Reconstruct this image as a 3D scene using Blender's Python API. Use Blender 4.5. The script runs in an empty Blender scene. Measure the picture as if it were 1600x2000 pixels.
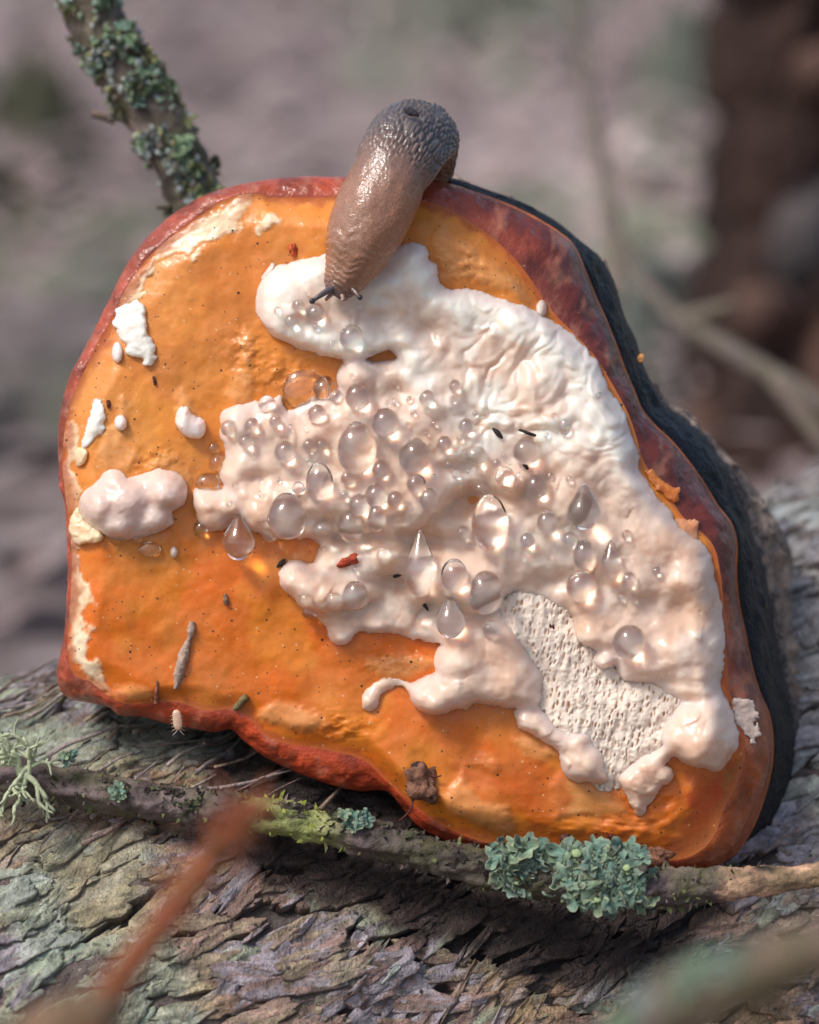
import bpy, math, random
import numpy as np
from mathutils import Vector, Matrix
rnd = random.Random(7)
RNG = np.random.default_rng(11)
scn = bpy.context.scene
COL = scn.collection

# ------------------------------------------------------------------ camera, sky, sun, exposure
PX = 0.07e-3                      # metres per photo pixel on the focus plane
DIST = 0.42                       # camera to focus plane
PITCH = math.radians(15)
FWD = np.array([0, math.cos(PITCH), -math.sin(PITCH)])
RIGHT = np.array([1.0, 0, 0])
UP = np.array([0, math.sin(PITCH), math.cos(PITCH)])
FOCUS = np.array([0, 0, 0.19])    # world point in the middle of the focus plane
CAM = FOCUS - DIST * FWD
cam_d = bpy.data.cameras.new('camera')
cam = bpy.data.objects.new('camera', cam_d); COL.objects.link(cam)
cam.location = CAM
cam.rotation_euler = (math.pi / 2 - PITCH, 0, 0)
cam_d.sensor_fit = 'VERTICAL'; cam_d.sensor_height = 30.0; cam_d.sensor_width = 24.0
cam_d.lens = 30.0 * DIST / (2000 * PX)
cam_d.clip_start = 0.005; cam_d.clip_end = 500
cam_d.dof.use_dof = True
cam_d.dof.focus_distance = DIST - 0.003
cam_d.dof.aperture_fstop = cam_d.lens / 7.4
scn.camera = cam

SUN_DIR = -0.50 * RIGHT + 0.72 * UP - 0.48 * FWD     # towards the light
SUN_DIR = SUN_DIR / np.linalg.norm(SUN_DIR)
SUN_EL = math.asin(SUN_DIR[2]); SUN_AZ = math.atan2(SUN_DIR[0], SUN_DIR[1])
world = bpy.data.worlds.new('World'); scn.world = world; world.use_nodes = True
wn = world.node_tree.nodes; wl = world.node_tree.links
sky = wn.new('ShaderNodeTexSky'); sky.sky_type = 'NISHITA'; sky.sun_disc = False
sky.sun_elevation = SUN_EL; sky.sun_rotation = SUN_AZ
sky.air_density = 1.0; sky.dust_density = 4.0; sky.ozone_density = 1.0
wl.new(sky.outputs[0], wn['Background'].inputs[0]); wn['Background'].inputs[1].default_value = 0.1
sun_d = bpy.data.lights.new('sun', 'SUN'); sun_d.energy = 1.5; sun_d.angle = math.radians(14); sun_d.color = (1.0, 0.97, 0.94)
sun = bpy.data.objects.new('sun', sun_d); COL.objects.link(sun)
sun.rotation_euler = Vector(SUN_DIR).to_track_quat('Z', 'Y').to_euler()
sun.location = (-1, -1, 2)
scn.view_settings.view_transform = 'Standard'; scn.view_settings.look = 'None'
scn.view_settings.exposure = 0.68; scn.view_settings.gamma = 1.0
scn.view_settings.use_curve_mapping = False
scn.render.engine = 'CYCLES'
scn.cycles.use_denoising = True
scn.cycles.max_bounces = 9; scn.cycles.transmission_bounces = 8; scn.cycles.diffuse_bounces = 3; scn.cycles.glossy_bounces = 3; scn.cycles.transparent_max_bounces = 8
scn.cycles.caustics_refractive = True; scn.cycles.caustics_reflective = False
scn.cycles.sample_clamp_indirect = 40.0
scn.cycles.blur_glossy = 0.1

# ------------------------------------------------------------------ numeric helpers
def at(px, py, z=0.0):
    """photo pixel + distance in front of the focus plane (in pixel units) -> world point(s)"""
    px = np.asarray(px, float); py = np.asarray(py, float); z = np.asarray(z, float)
    d = DIST - z * PX
    x = (px - 800) * PX * d / DIST; y = (1000 - py) * PX * d / DIST
    return CAM + x[..., None] * RIGHT + y[..., None] * UP + d[..., None] * FWD
def P(px, py, z=0.0): return at(np.array(px), np.array(py), np.array(z))

def _h(ix, iy, iz, seed):
    n = (ix.astype(np.int64) * 374761393 + iy.astype(np.int64) * 668265263 + iz.astype(np.int64) * 2147483647 + seed * 1274126177) & 0xffffffff
    n = ((n ^ (n >> 13)) * 1274126177) & 0xffffffff
    n = ((n ^ (n >> 16)) * 2246822519) & 0xffffffff
    n = n ^ (n >> 15)
    return (n & 0xffffff) / float(0xffffff)
def noise(x, y, z=None, seed=0):
    x = np.asarray(x, float); y = np.asarray(y, float)
    z = np.zeros_like(x) if z is None else np.asarray(z, float)
    ix, iy, iz = np.floor(x), np.floor(y), np.floor(z)
    fx, fy, fz = x - ix, y - iy, z - iz
    s = lambda t: t * t * t * (t * (t * 6 - 15) + 10)
    fx, fy, fz = s(fx), s(fy), s(fz)
    r = 0
    for dx in (0, 1):
        for dy in (0, 1):
            for dz in (0, 1):
                r = r + _h(ix + dx, iy + dy, iz + dz, seed) * (fx if dx else 1 - fx) * (fy if dy else 1 - fy) * (fz if dz else 1 - fz)
    return r * 2 - 1
def fbm(x, y, z=None, oct=4, seed=0, gain=0.5):
    a, f, r = 1.0, 1.0, 0
    for i in range(oct):
        r = r + a * noise(np.asarray(x) * f, np.asarray(y) * f, None if z is None else np.asarray(z) * f, seed + i * 17)
        a *= gain; f *= 2.03
    return r
def voronoi(x, y, seed=0, jit=0.9):
    ix, iy = np.floor(x), np.floor(y)
    f1 = np.full(x.shape, 9.0); f2 = f1.copy(); cid = np.zeros(x.shape)
    z = np.zeros_like(ix)
    for dx in (-1, 0, 1):
        for dy in (-1, 0, 1):
            cx, cy = ix + dx, iy + dy
            px = cx + 0.5 + jit * (_h(cx, cy, z, seed) - 0.5); py = cy + 0.5 + jit * (_h(cx, cy, z, seed + 5) - 0.5)
            d = np.hypot(x - px, y - py); near = d < f1
            f2 = np.where(near, f1, np.minimum(f2, d)); cid = np.where(near, _h(cx, cy, z, seed + 9), cid); f1 = np.where(near, d, f1)
    return f1, f2, cid
def sstep(a, b, x):
    t = np.clip((np.asarray(x, float) - a) / (b - a), 0, 1); return t * t * (3 - 2 * t)
def catmull(pts, n, closed=False):
    pts = np.asarray(pts, float); k = len(pts)
    if closed: idx = np.linspace(0, k, n, endpoint=False)
    else: idx = np.linspace(0, k - 1, n)
    i = np.floor(idx).astype(int); t = (idx - i)[:, None]
    g = (lambda j: pts[j % k]) if closed else (lambda j: pts[np.clip(j, 0, k - 1)])
    p0, p1, p2, p3 = g(i - 1), g(i), g(i + 1), g(i + 2)
    return 0.5 * (2 * p1 + (p2 - p0) * t + (2 * p0 - 5 * p1 + 4 * p2 - p3) * t ** 2 + (3 * p1 - p0 - 3 * p2 + p3) * t ** 3)
def polydist(poly, X, Y, smooth=3):
    """signed distance to a closed polygon, positive inside"""
    p = np.asarray(poly, float)
    if smooth: p = catmull(p, len(p) * smooth, True)
    if X.size > 4000:
        M = 130.; (x0, y0), (x1, y1) = p.min(0) - M, p.max(0) + M; m = (X > x0) & (X < x1) & (Y > y0) & (Y < y1)
        if m.mean() < .8:
            out = np.full(X.shape, -M)
            if m.any():
                xs, ys = X[m], Y[m]; out[m] = np.concatenate([polydist(p, xs[i:i + 4000], ys[i:i + 4000], 0) for i in range(0, len(xs), 4000)])
            return out
    q = np.roll(p, -1, 0); D = np.full(X.shape, 1e9); inside = np.zeros(X.shape, bool)
    for (ax, ay), (bx, by) in zip(p, q):
        dx, dy = bx - ax, by - ay
        t = np.clip(((X - ax) * dx + (Y - ay) * dy) / (dx * dx + dy * dy + 1e-9), 0, 1)
        D = np.minimum(D, (X - ax - t * dx) ** 2 + (Y - ay - t * dy) ** 2)
        if ay != by:
            c = ((ay > Y) != (by > Y)) & (X < (bx - ax) * (Y - ay) / (by - ay) + ax); inside ^= c
    D = np.sqrt(D); return np.where(inside, D, -D)
def blur(a, k, n=2):
    for _ in range(n):
        for ax in (0, 1):
            p = np.pad(a, [(k, k) if i == ax else (0, 0) for i in (0, 1)], mode='edge')
            c = np.cumsum(p, axis=ax); c = np.insert(c, 0, 0, axis=ax)
            a = (np.take(c, range(2 * k + 1, c.shape[ax]), axis=ax) - np.take(c, range(0, c.shape[ax] - 2 * k - 1), axis=ax)) / (2 * k + 1)
    return a

# ------------------------------------------------------------------ object helpers
def mesh(name, V, F, col=None, smooth=True, mats=()):
    V = np.ascontiguousarray(V, np.float32); me = bpy.data.meshes.new(name)
    me.vertices.add(len(V)); me.vertices.foreach_set('co', V.ravel())
    groups = F if isinstance(F, list) else [F]
    groups = [np.asarray(f, np.int32) for f in groups if len(f)]
    loops = np.concatenate([f.ravel() for f in groups]); tot = np.concatenate([np.full(len(f), f.shape[1], np.int32) for f in groups])
    me.loops.add(len(loops)); me.loops.foreach_set('vertex_index', loops)
    me.polygons.add(len(tot)); me.polygons.foreach_set('loop_start', np.concatenate([[0], np.cumsum(tot)[:-1]]).astype(np.int32))
    me.polygons.foreach_set('loop_total', tot)
    me.polygons.foreach_set('use_smooth', np.full(len(tot), smooth))
    if col is not None:
        a = me.color_attributes.new('Col', 'FLOAT_COLOR', 'POINT')
        c = np.ones((len(V), 4), np.float32); col = np.asarray(col, np.float32)
        c[:, :3] = col if col.ndim == 2 else col[None, :]
        a.data.foreach_set('color', c.ravel())
    me.update(calc_edges=True); me.validate()
    for m in mats: me.materials.append(m)
    return me
def tag(o, label=None, cat=None, group=None, kind=None):
    for k, v in (('label', label), ('category', cat), ('group', group), ('kind', kind)):
        if v: o[k] = v
    return o
def empty(name, loc, label=None, cat=None, group=None):
    o = bpy.data.objects.new(name, None); COL.objects.link(o); o.location = loc; o.empty_display_size = 0.005
    return tag(o, label, cat, group)
def wloc(o):
    l = np.zeros(3)
    while o is not None: l = l + np.array(o.location); o = o.parent
    return l
def obj(name, V, F, mat, parent=None, col=None, smooth=True, origin=None):
    """one mesh object from world-space vertices"""
    V = np.asarray(V, float)
    o0 = V.mean(0) if origin is None else np.asarray(origin)
    o = bpy.data.objects.new(name, mesh(name, V - o0, F, col, smooth, (mat,))); COL.objects.link(o)
    o.location = o0 - (wloc(parent) if parent is not None else 0); o.parent = parent
    return o
def inst(name, me, M, parent=None):
    o = bpy.data.objects.new(name, me); COL.objects.link(o); o.parent = parent
    M = Matrix(M)
    if parent is not None: M = Matrix.Translation(-Vector(wloc(parent))) @ M
    o.matrix_basis = M; return o
def gridF(nu, nv, wu=False, wv=False):
    iu = np.arange(nu if wu else nu - 1); iv = np.arange(nv if wv else nv - 1)
    a, b = np.meshgrid(iu, iv, indexing='ij'); a2, b2 = (a + 1) % nu, (b + 1) % nv
    return np.stack([a * nv + b, a2 * nv + b, a2 * nv + b2, a * nv + b2], -1).reshape(-1, 4)
def gridR(*a, **k): return gridF(*a, **k)[:, ::-1]
def frame_mat(loc, x, n, s=1.0):
    n = n / np.linalg.norm(n); x = x - n * np.dot(x, n); x = x / (np.linalg.norm(x) + 1e-12); y = np.cross(n, x)
    M = np.eye(4); M[:3, 0] = x * s; M[:3, 1] = y * s; M[:3, 2] = n * s; M[:3, 3] = loc; return M
def frames(C, ref):
    T = np.gradient(C, axis=0); T /= np.linalg.norm(T, axis=1)[:, None]
    N = np.zeros_like(T); n = np.asarray(ref, float)
    for i in range(len(C)):
        n = n - T[i] * np.dot(n, T[i]); n = n / np.linalg.norm(n); N[i] = n
    return T, N, np.cross(T, N)
def tube(C, R, nv=16, ref=(0, 0, 1), bump=None, cap=True):
    C = np.asarray(C, float); R = np.broadcast_to(np.asarray(R, float), (len(C),)).copy()
    if cap:
        C = np.concatenate([C[:1], C, C[-1:]]); R = np.concatenate([[R[0] * .02], R, [R[-1] * .02]])
        Cs = C.copy(); Cs[0] += (C[1] - C[2]) * .01; Cs[-1] += (C[-2] - C[-3]) * .01
    else: Cs = C
    T, N, B = frames(Cs, ref); a = np.linspace(0, 2 * np.pi, nv, endpoint=False)
    rr = R[:, None] * np.ones(nv)
    V = lambda r: Cs[:, None, :] + r[..., None] * (np.cos(a)[None, :, None] * N[:, None, :] + np.sin(a)[None, :, None] * B[:, None, :])
    if bump is not None: rr = rr * (1 + bump(V(rr)))
    return V(rr).reshape(-1, 3), gridR(len(Cs), nv, wv=True)
def merge(parts):
    V, F, C, n = [], {}, [], 0
    for p in parts:
        v, f = p[0], p[1]; V.append(v)
        for g in (f if isinstance(f, list) else [f]): F.setdefault(g.shape[1], []).append(g + n)
        if len(p) > 2: C.append(np.broadcast_to(p[2], (len(v), 3)))
        n += len(v)
    return np.concatenate(V), [np.concatenate(x) for x in F.values()], (np.concatenate(C) if C else None)
def ball(c, rx, ry=None, rz=None, nu=14, nv=20, bump=0, seed=0):
    ry = rx if ry is None else ry; rz = rx if rz is None else rz
    a = np.linspace(0.02, math.pi - .02, nu); b = np.linspace(0, 2 * math.pi, nv, endpoint=False); A, B = np.meshgrid(a, b, indexing='ij')
    d = np.stack([np.sin(A) * np.cos(B), np.sin(A) * np.sin(B), np.cos(A)], -1)
    k = 1 + bump * fbm(d[..., 0] * 1.7, d[..., 1] * 1.7, d[..., 2] * 1.7, 3, seed) if bump else 1
    V = d * np.array([rx, ry, rz]) * (k[..., None] if bump else 1) + c
    return V.reshape(-1, 3), gridF(nu, nv, wv=True)
def cambasis(v):       # camera-space (right, up, toward camera) vectors to world
    v = np.asarray(v, float); return v[..., 0:1] * RIGHT + v[..., 1:2] * UP - v[..., 2:3] * FWD

# ------------------------------------------------------------------ materials
def material(name, color=None, rough=0.5, bumps=(), sss=0.0, sss_r=(1, .6, .4), sss_s=0.002, coat=0.0, coat_rough=0.1, spec=0.5,
             var=None, specks=None, trans=0.0, ior=1.45, rough_var=0.0, rough_scale=300, sheen=0.0):
    m = bpy.data.materials.new(name); m.use_nodes = True; nt = m.node_tree; N = nt.nodes; L = nt.links
    b = N['Principled BSDF']; tc = N.new('ShaderNodeTexCoord').outputs['Object']
    def tex(kind, scale, **k):
        t = N.new('ShaderNodeTex' + kind); t.inputs['Scale'].default_value = scale; L.new(tc, t.inputs['Vector'])
        for a, v in k.items(): t.inputs[a].default_value = v
        return t
    if color is None:
        a = N.new('ShaderNodeVertexColor'); a.layer_name = 'Col'; c = a.outputs[0]
    else:
        r = N.new('ShaderNodeRGB'); r.outputs[0].default_value = (*color, 1); c = r.outputs[0]
    if var:                                   # (scale, other colour or None, amount)
        for (sc, oc, am) in var:
            t = tex('Noise', sc, Detail=5.0, Roughness=0.6)
            mr = N.new('ShaderNodeMapRange'); mr.inputs[1].default_value = .42; mr.inputs[2].default_value = .64
            mr.inputs[3].default_value = 0; mr.inputs[4].default_value = am; L.new(t.outputs[0], mr.inputs[0])
            mx = N.new('ShaderNodeMix'); mx.data_type = 'RGBA'; L.new(mr.outputs[0], mx.inputs[0]); L.new(c, mx.inputs[6])
            if isinstance(oc, (int, float)):
                mm = N.new('ShaderNodeMix'); mm.data_type = 'RGBA'; mm.blend_type = 'MULTIPLY'; mm.inputs[0].default_value = 1
                L.new(c, mm.inputs[6]); mm.inputs[7].default_value = (oc, oc, oc, 1); L.new(mm.outputs[2], mx.inputs[7])
            else: mx.inputs[7].default_value = (*oc, 1)
            c = mx.outputs[2]
    if specks:
        for (sc, size, keep, oc) in specks:
            v = tex('Voronoi', sc); lt = N.new('ShaderNodeMath'); lt.operation = 'LESS_THAN'
            nz = tex('Noise', sc * 2.3); ad = N.new('ShaderNodeMath'); ad.operation = 'MULTIPLY_ADD'; L.new(nz.outputs[0], ad.inputs[0]); ad.inputs[1].default_value = size * 1.6; ad.inputs[2].default_value = -size * .8
            sb = N.new('ShaderNodeMath'); sb.operation = 'ADD'; L.new(v.outputs['Distance'], sb.inputs[0]); L.new(ad.outputs[0], sb.inputs[1])
            L.new(sb.outputs[0], lt.inputs[0]); lt.inputs[1].default_value = size
            sp = N.new('ShaderNodeSeparateColor'); L.new(v.outputs['Color'], sp.inputs[0]); gt = N.new('ShaderNodeMath'); gt.operation = 'GREATER_THAN'
            L.new(sp.outputs[0], gt.inputs[0]); gt.inputs[1].default_value = 1 - keep
            mu = N.new('ShaderNodeMath'); mu.operation = 'MULTIPLY'; L.new(lt.outputs[0], mu.inputs[0]); L.new(gt.outputs[0], mu.inputs[1])
            mx = N.new('ShaderNodeMix'); mx.data_type = 'RGBA'; L.new(mu.outputs[0], mx.inputs[0]); L.new(c, mx.inputs[6]); mx.inputs[7].default_value = (*oc, 1)
            c = mx.outputs[2]
    L.new(c, b.inputs['Base Color'])
    b.inputs['Roughness'].default_value = rough
    if rough_var:
        t = tex('Noise', rough_scale, Detail=4.0); mr = N.new('ShaderNodeMapRange'); mr.inputs[1].default_value = .35; mr.inputs[2].default_value = .65
        mr.inputs[3].default_value = max(.03, rough - rough_var); mr.inputs[4].default_value = min(1, rough + rough_var); L.new(t.outputs[0], mr.inputs[0]); L.new(mr.outputs[0], b.inputs['Roughness'])
    b.inputs['Specular IOR Level'].default_value = spec; b.inputs['IOR'].default_value = ior
    b.inputs['Subsurface Weight'].default_value = sss; b.inputs['Subsurface Radius'].default_value = sss_r; b.inputs['Subsurface Scale'].default_value = sss_s
    b.inputs['Coat Weight'].default_value = coat; b.inputs['Coat Roughness'].default_value = coat_rough
    b.inputs['Transmission Weight'].default_value = trans; b.inputs['Sheen Weight'].default_value = sheen
    nrm = None
    for (kind, sc, dist) in bumps:
        t = tex(kind, sc); out = t.outputs['Distance'] if kind == 'Voronoi' else t.outputs[0]
        if kind == 'Noise': t.inputs['Detail'].default_value = 6
        bp = N.new('ShaderNodeBump'); bp.inputs['Distance'].default_value = dist; bp.inputs['Strength'].default_value = 1.0
        L.new(out, bp.inputs['Height'])
        if nrm: L.new(nrm, bp.inputs['Normal'])
        nrm = bp.outputs[0]
    if nrm:
        L.new(nrm, b.inputs['Normal'])
        if coat: L.new(nrm, b.inputs['Coat Normal'])
    return m
def srgb(r, g, b):
    f = lambda c: (c / 255 / 12.92) if c / 255 <= .04045 else ((c / 255 + .055) / 1.055) ** 2.4
    return np.array([f(r), f(g), f(b)])

M_ORANGE = material('orange_pore_flesh', None, .40, [('Noise', 240, .00022), ('Noise', 900, .00007), ('Noise', 3200, .00002)], sss=.25, sss_r=(1, .35, .1), sss_s=.0015, coat=.22, coat_rough=.10, spec=.35,
                    var=[(140, .80, .55), (70, (.70, .34, .10), .28), (420, (.62, .17, .02), .3), (1500, .86, .5)], specks=[(420, .07, .35, (.05, .025, .012)), (800, .12, .22, (.09, .05, .03)), (1100, .15, .16, (.72, .42, .2)), (1700, .17, .12, (.07, .035, .02))], rough_var=.15, rough_scale=250)
M_RED = material('lacquered_red_band', None, .36, [('Noise', 700, .0002), ('Voronoi', 2500, .00005)], coat=.2, coat_rough=.25, var=[(220, .6, .5)], specks=[(800, .1, .2, (.35, .2, .13))], rough_var=.12)
M_BLACK = material('blue_black_resin_band', None, .46, [('Voronoi', 1600, .00022), ('Noise', 3000, .00006)], coat=.0, var=[(150, .55, .6)], spec=.34)
M_CRUST = material('grey_brown_cap_crust', None, .75, [('Noise', 1500, .0004), ('Voronoi', 3200, .00015)], var=[(200, .5, .7), (1500, (.3, .24, .2), .4)])
M_WHITE = material('creamy_white_growth', None, .36, [('Noise', 260, .00014), ('Noise', 900, .00004), ('Noise', 2400, .000018)], sss=.6, sss_r=(1, .62, .45), sss_s=.003, coat=.3, coat_rough=.14, var=[(180, .9, .4), (600, .93, .4)], rough_var=.18, rough_scale=260)
M_PORE = material('pale_pore_layer', None, .6, [('Noise', 2500, .00008)], sss=.3, sss_r=(1, .62, .45), sss_s=.0015)
M_DROP = material('clear_guttation_water', (1, 1, 1), 0.0, trans=1.0, ior=1.345, spec=.5)
_b = M_DROP.node_tree.nodes['Principled BSDF']; _b.inputs['Coat Weight'].default_value = 1.0; _b.inputs['Coat IOR'].default_value = 1.55; _b.inputs['Coat Roughness'].default_value = 0.0; _b.inputs['IOR'].default_value = 1.335
M_SLUG = material('slug_skin', None, .30, [('Voronoi', 3600, .00004)], sss=.5, sss_r=(1, .5, .3), sss_s=.0018, coat=.55, coat_rough=.2, var=[(380, .72, .5)])
M_BARK = material('flaking_bark', None, .72, [('Noise', 900, .0007), ('Noise', 3000, .0003)], var=[(300, .5, .75), (900, 1.6, .7), (1800, .5, .7), (3000, 1.6, .6)], specks=[(700, .2, .12, (.04, .03, .025))], rough_var=.18)
M_LOG = material('log_inner_bark', None, .8, [('Noise', 500, .0012), ('Noise', 2500, .0004)], var=[(200, .5, .7)])
M_TWIG = material('twig_bark', None, .7, [('Noise', 900, .0005), ('Noise', 3500, .00015)], var=[(350, .45, .7), (180, (.13, .14, .03), .3)])
M_LICHEN = material('foliose_lichen', None, .7, [('Noise', 2500, .00015)], var=[(500, .7, .4)], specks=[(1900, .16, .3, (.03, .035, .03))])
M_MOSS = material('moss', None, .75, [('Noise', 2500, .0002)], var=[(400, .5, .6)])
M_DEBRIS = material('debris', None, .65, [('Noise', 3000, .0002)], var=[(1500, .5, .6)])
M_GROUND = material('forest_soil', None, .95, [('Noise', 40, .01)], var=[(9, .6, .6)])
M_LITTER = material('leaf_litter', None, .7, [('Noise', 200, .001)])
M_TRUNK = material('dark_trunk_bark', None, .85, [('Noise', 150, .004)], var=[(40, .5, .7), (14, (.07, .03, .02), .35)])

# ------------------------------------------------------------------ ground and background
GZ = 0.0
def ground_point(px, py):
    d = at(np.array(px), np.array(py), np.array(0.)) - CAM; t = (CAM[2] - GZ) / -d[2]; return CAM + d * t
TONES = [(1120, 420, 230, 190, .75), (1000, 560, 200, 120, .35), (40, 900, 200, 330, -.6), (420, 120, 160, 130, -.25), (620, 60, 200, 90, .25), (60, 560, 160, 90, .35), (700, 330, 130, 120, .15), (1480, 850, 170, 110, -.65)]
def ground_tone(X, Y):      # drifts of paler and darker leaves
    t = np.ones(np.shape(X))
    for px, py, rx, ry, am in TONES:
        g = ground_point(px, py); k = PX * np.linalg.norm(g - CAM) / DIST; sl = (CAM[2] - GZ) / np.linalg.norm((g - CAM)[:2])
        t = t + am * np.exp(-((X - g[0]) / (rx * k)) ** 2 - ((Y - g[1]) / (ry * k / sl)) ** 2)
    return t
def build_ground():
    n = 240
    t = np.linspace(-1, 1, n); w = np.sign(t) * (np.abs(t) * 2.5 + 57.5 * np.abs(t) ** 7)
    X, Y = np.meshgrid(w, w + 1.2, indexing='ij')
    Z = GZ + .035 * fbm(X * 1.3, Y * 1.3, None, 4, 3) - .035 * np.exp(-(X ** 2 + Y ** 2) / .3) + .012 * fbm(X * 7, Y * 7, None, 3, 8)
    k = sstep(-.5, .5, fbm(X * 1.6 + 3, Y * 1.6, None, 3, 21))[..., None]; k2 = sstep(.15, .6, fbm(X * 2.5, Y * 2.5, None, 3, 31))[..., None]
    c = (1 - k) * np.array([.17, .125, .12]) + k * np.array([.28, .225, .22]); c = (1 - k2) * c + k2 * np.array([.17, .19, .13]); c = c * ground_tone(X, Y)[..., None]
    o = obj('ground', np.stack([X, Y, Z], -1).reshape(-1, 3), gridF(n, n), M_GROUND, None, c.reshape(-1, 3), origin=(0, 0, 0)); tag(o, kind='structure')
build_ground()
def build_litter():
    parts = []
    pal = [(.27, .21, .20), (.22, .165, .155), (.31, .255, .25), (.18, .135, .125), (.33, .28, .275), (.24, .19, .19)]
    u = np.linspace(-1, 1, 3); A, B = np.meshgrid(u, u, indexing='ij')
    for i in range(11000):
        y = rnd.uniform(.28, 4.2); x = rnd.uniform(-.35 - .3 * y, .35 + .3 * y)
        l = rnd.uniform(.006, .02); w = l * rnd.uniform(.25, .6); th = rnd.uniform(0, 6.28); tl = rnd.uniform(-.4, .4); cu = rnd.uniform(-.4, .6)
        wd = np.sqrt(np.clip(1 - (A * .85) ** 2, 0, 1)); p = A * l; q = B * wd * w; h = cu * l * (A ** 2 + .6 * B ** 2 * wd) * .5 + tl * p + rnd.uniform(.004, .03)
        v = np.stack([x + p * math.cos(th) - q * math.sin(th), y + p * math.sin(th) + q * math.cos(th), GZ + h + .02 * math.sin(x * 5) * 0 + .012], -1)
        parts.append((v.reshape(-1, 3), gridF(3, 3), np.array(pal[rnd.randrange(6)]) * rnd.uniform(.88, 1.2) * np.array([1.03, .98, .96]) * float(ground_tone(x, y))))
    V, F, C = merge(parts); o = obj('leaf_litter', V, F, M_LITTER, None, C); tag(o, 'dull mauve brown fallen leaves covering the forest floor behind the log', 'leaf litter', kind='stuff')
build_litter()
def moss_clump(px, py, rx, ry, c, label):
    g = ground_point(px, py); d = np.linalg.norm(g - CAM); k = PX * d / DIST
    a = np.linspace(0, 1, 14); b = np.linspace(0, 2 * np.pi, 40, endpoint=False); A, B = np.meshgrid(a, b, indexing='ij')
    rr = 1 + .25 * fbm(np.cos(B) * 2, np.sin(B) * 2, None, 3, int(px)); X = g[0] + rx * k * A * np.cos(B) * rr
    sl = abs((CAM[2] - GZ) / np.linalg.norm((g - CAM)[:2]))
    Y = g[1] + ry * k * .55 / sl * A * np.sin(B) * rr; Z = GZ - .02 + (.05 + ry * k * .35) * (1 - A ** 2) * (1 + .3 * fbm(X * 30, Y * 30, None, 3, 4))
    parts = [(np.stack([X, Y, Z], -1).reshape(-1, 3), gridF(14, 40, wv=True), np.array(c))]
    root = empty('moss_clump', (g[0], g[1], GZ), label, 'moss', 'moss clumps on the forest floor')
    V, F, C = merge(parts); obj('cushion', V, F, M_MOSS, root, C)
    tu = []
    for i in range(260):
        i0, j0 = rnd.randrange(13), rnd.randrange(40); p = np.array([X[i0, j0], Y[i0, j0], Z[i0, j0]]); l = rnd.uniform(.012, .03); q = p + np.array([rnd.uniform(-.5, .5), rnd.uniform(-.5, .5), 1]) * l
        s = np.array([.004, 0, 0]); tu.append((np.array([p - s, p + s, q]), np.array([[0, 1, 2]]), np.array(c) * rnd.uniform(.6, 1.3)))
    V, F, C = merge(tu); t = obj('shoots', V, F, M_MOSS, root, C, False); tag(t, kind='stuff')
for a in [(930, 90, 260, 110, (.20, .21, .165), 'broad pale green moss clump beyond the slug'),
          (1330, 240, 90, 110, (.22, .245, .195), 'small pale green moss clump at the foot of the dark trunk'),
          (1290, 770, 80, 70, (.24, .27, .24), 'grey green moss clump under the bent bare stem'),
          (60, 330, 150, 130, (.10, .10, .06), 'dark olive moss clump beyond the lichen covered branch')]:
    moss_clump(*a)
def build_trunk():
    b = ground_point(1640, 930); r0 = .047
    root = empty('tree_trunk', (b[0], b[1], GZ), 'dark red brown tree trunk standing behind the log', 'tree trunk')
    h = np.concatenate([np.linspace(-.05, .7, 150), np.linspace(.72, 6, 60)]); a = np.linspace(0, 2 * np.pi, 160, endpoint=False); Hh, A = np.meshgrid(h, a, indexing='ij')
    R = (r0 + .02 * np.exp(-np.clip(Hh, 0, 9) / .05) - .004 * Hh) * (1 + .06 * fbm(np.cos(A) * 2, np.sin(A) * 2, Hh * 1.5, 3, 5))
    f1, f2, cid = voronoi(A / (2 * np.pi) * 14, Hh * 22, 3); R = R + .007 * sstep(.02, .25, f2 - f1) +   .004 * fbm(A * 6, Hh * 40, None, 3, 9)
    V = np.stack([b[0] + R * np.cos(A), b[1] + R * np.sin(A), GZ + Hh], -1)
    c = np.array([.026, .012, .009]) * (.6 + .9 * cid[..., None]) + (cid[..., None] > .84) * np.array([.09, .05, .037]) + (cid[..., None] < .08) * np.array([.08, .08, .085])
    obj('bark', V.reshape(-1, 3), gridR(len(h), 160, wv=True), M_TRUNK, root, c.reshape(-1, 3))
    for k in range(4):
        hh = [.07, .16, .22, .35][k]; an = [-2.2, -1.9, -2.6, -1.6][k]
        p = np.array([b[0] + .045 * math.cos(an), b[1] + .045 * math.sin(an), GZ + hh]); d = np.array([math.cos(an), math.sin(an), .3])
        v, f = tube(p + np.linspace(0, 1, 8)[:, None] * d * .03, np.linspace(.012, .008, 8), 10, bump=lambda v: .2 * fbm(v[..., 0] * 60, v[..., 1] * 60, v[..., 2] * 60, 2)); obj('branch_stub', v, f, M_TRUNK, root, np.array([.11, .06, .045]))
build_trunk()
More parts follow.
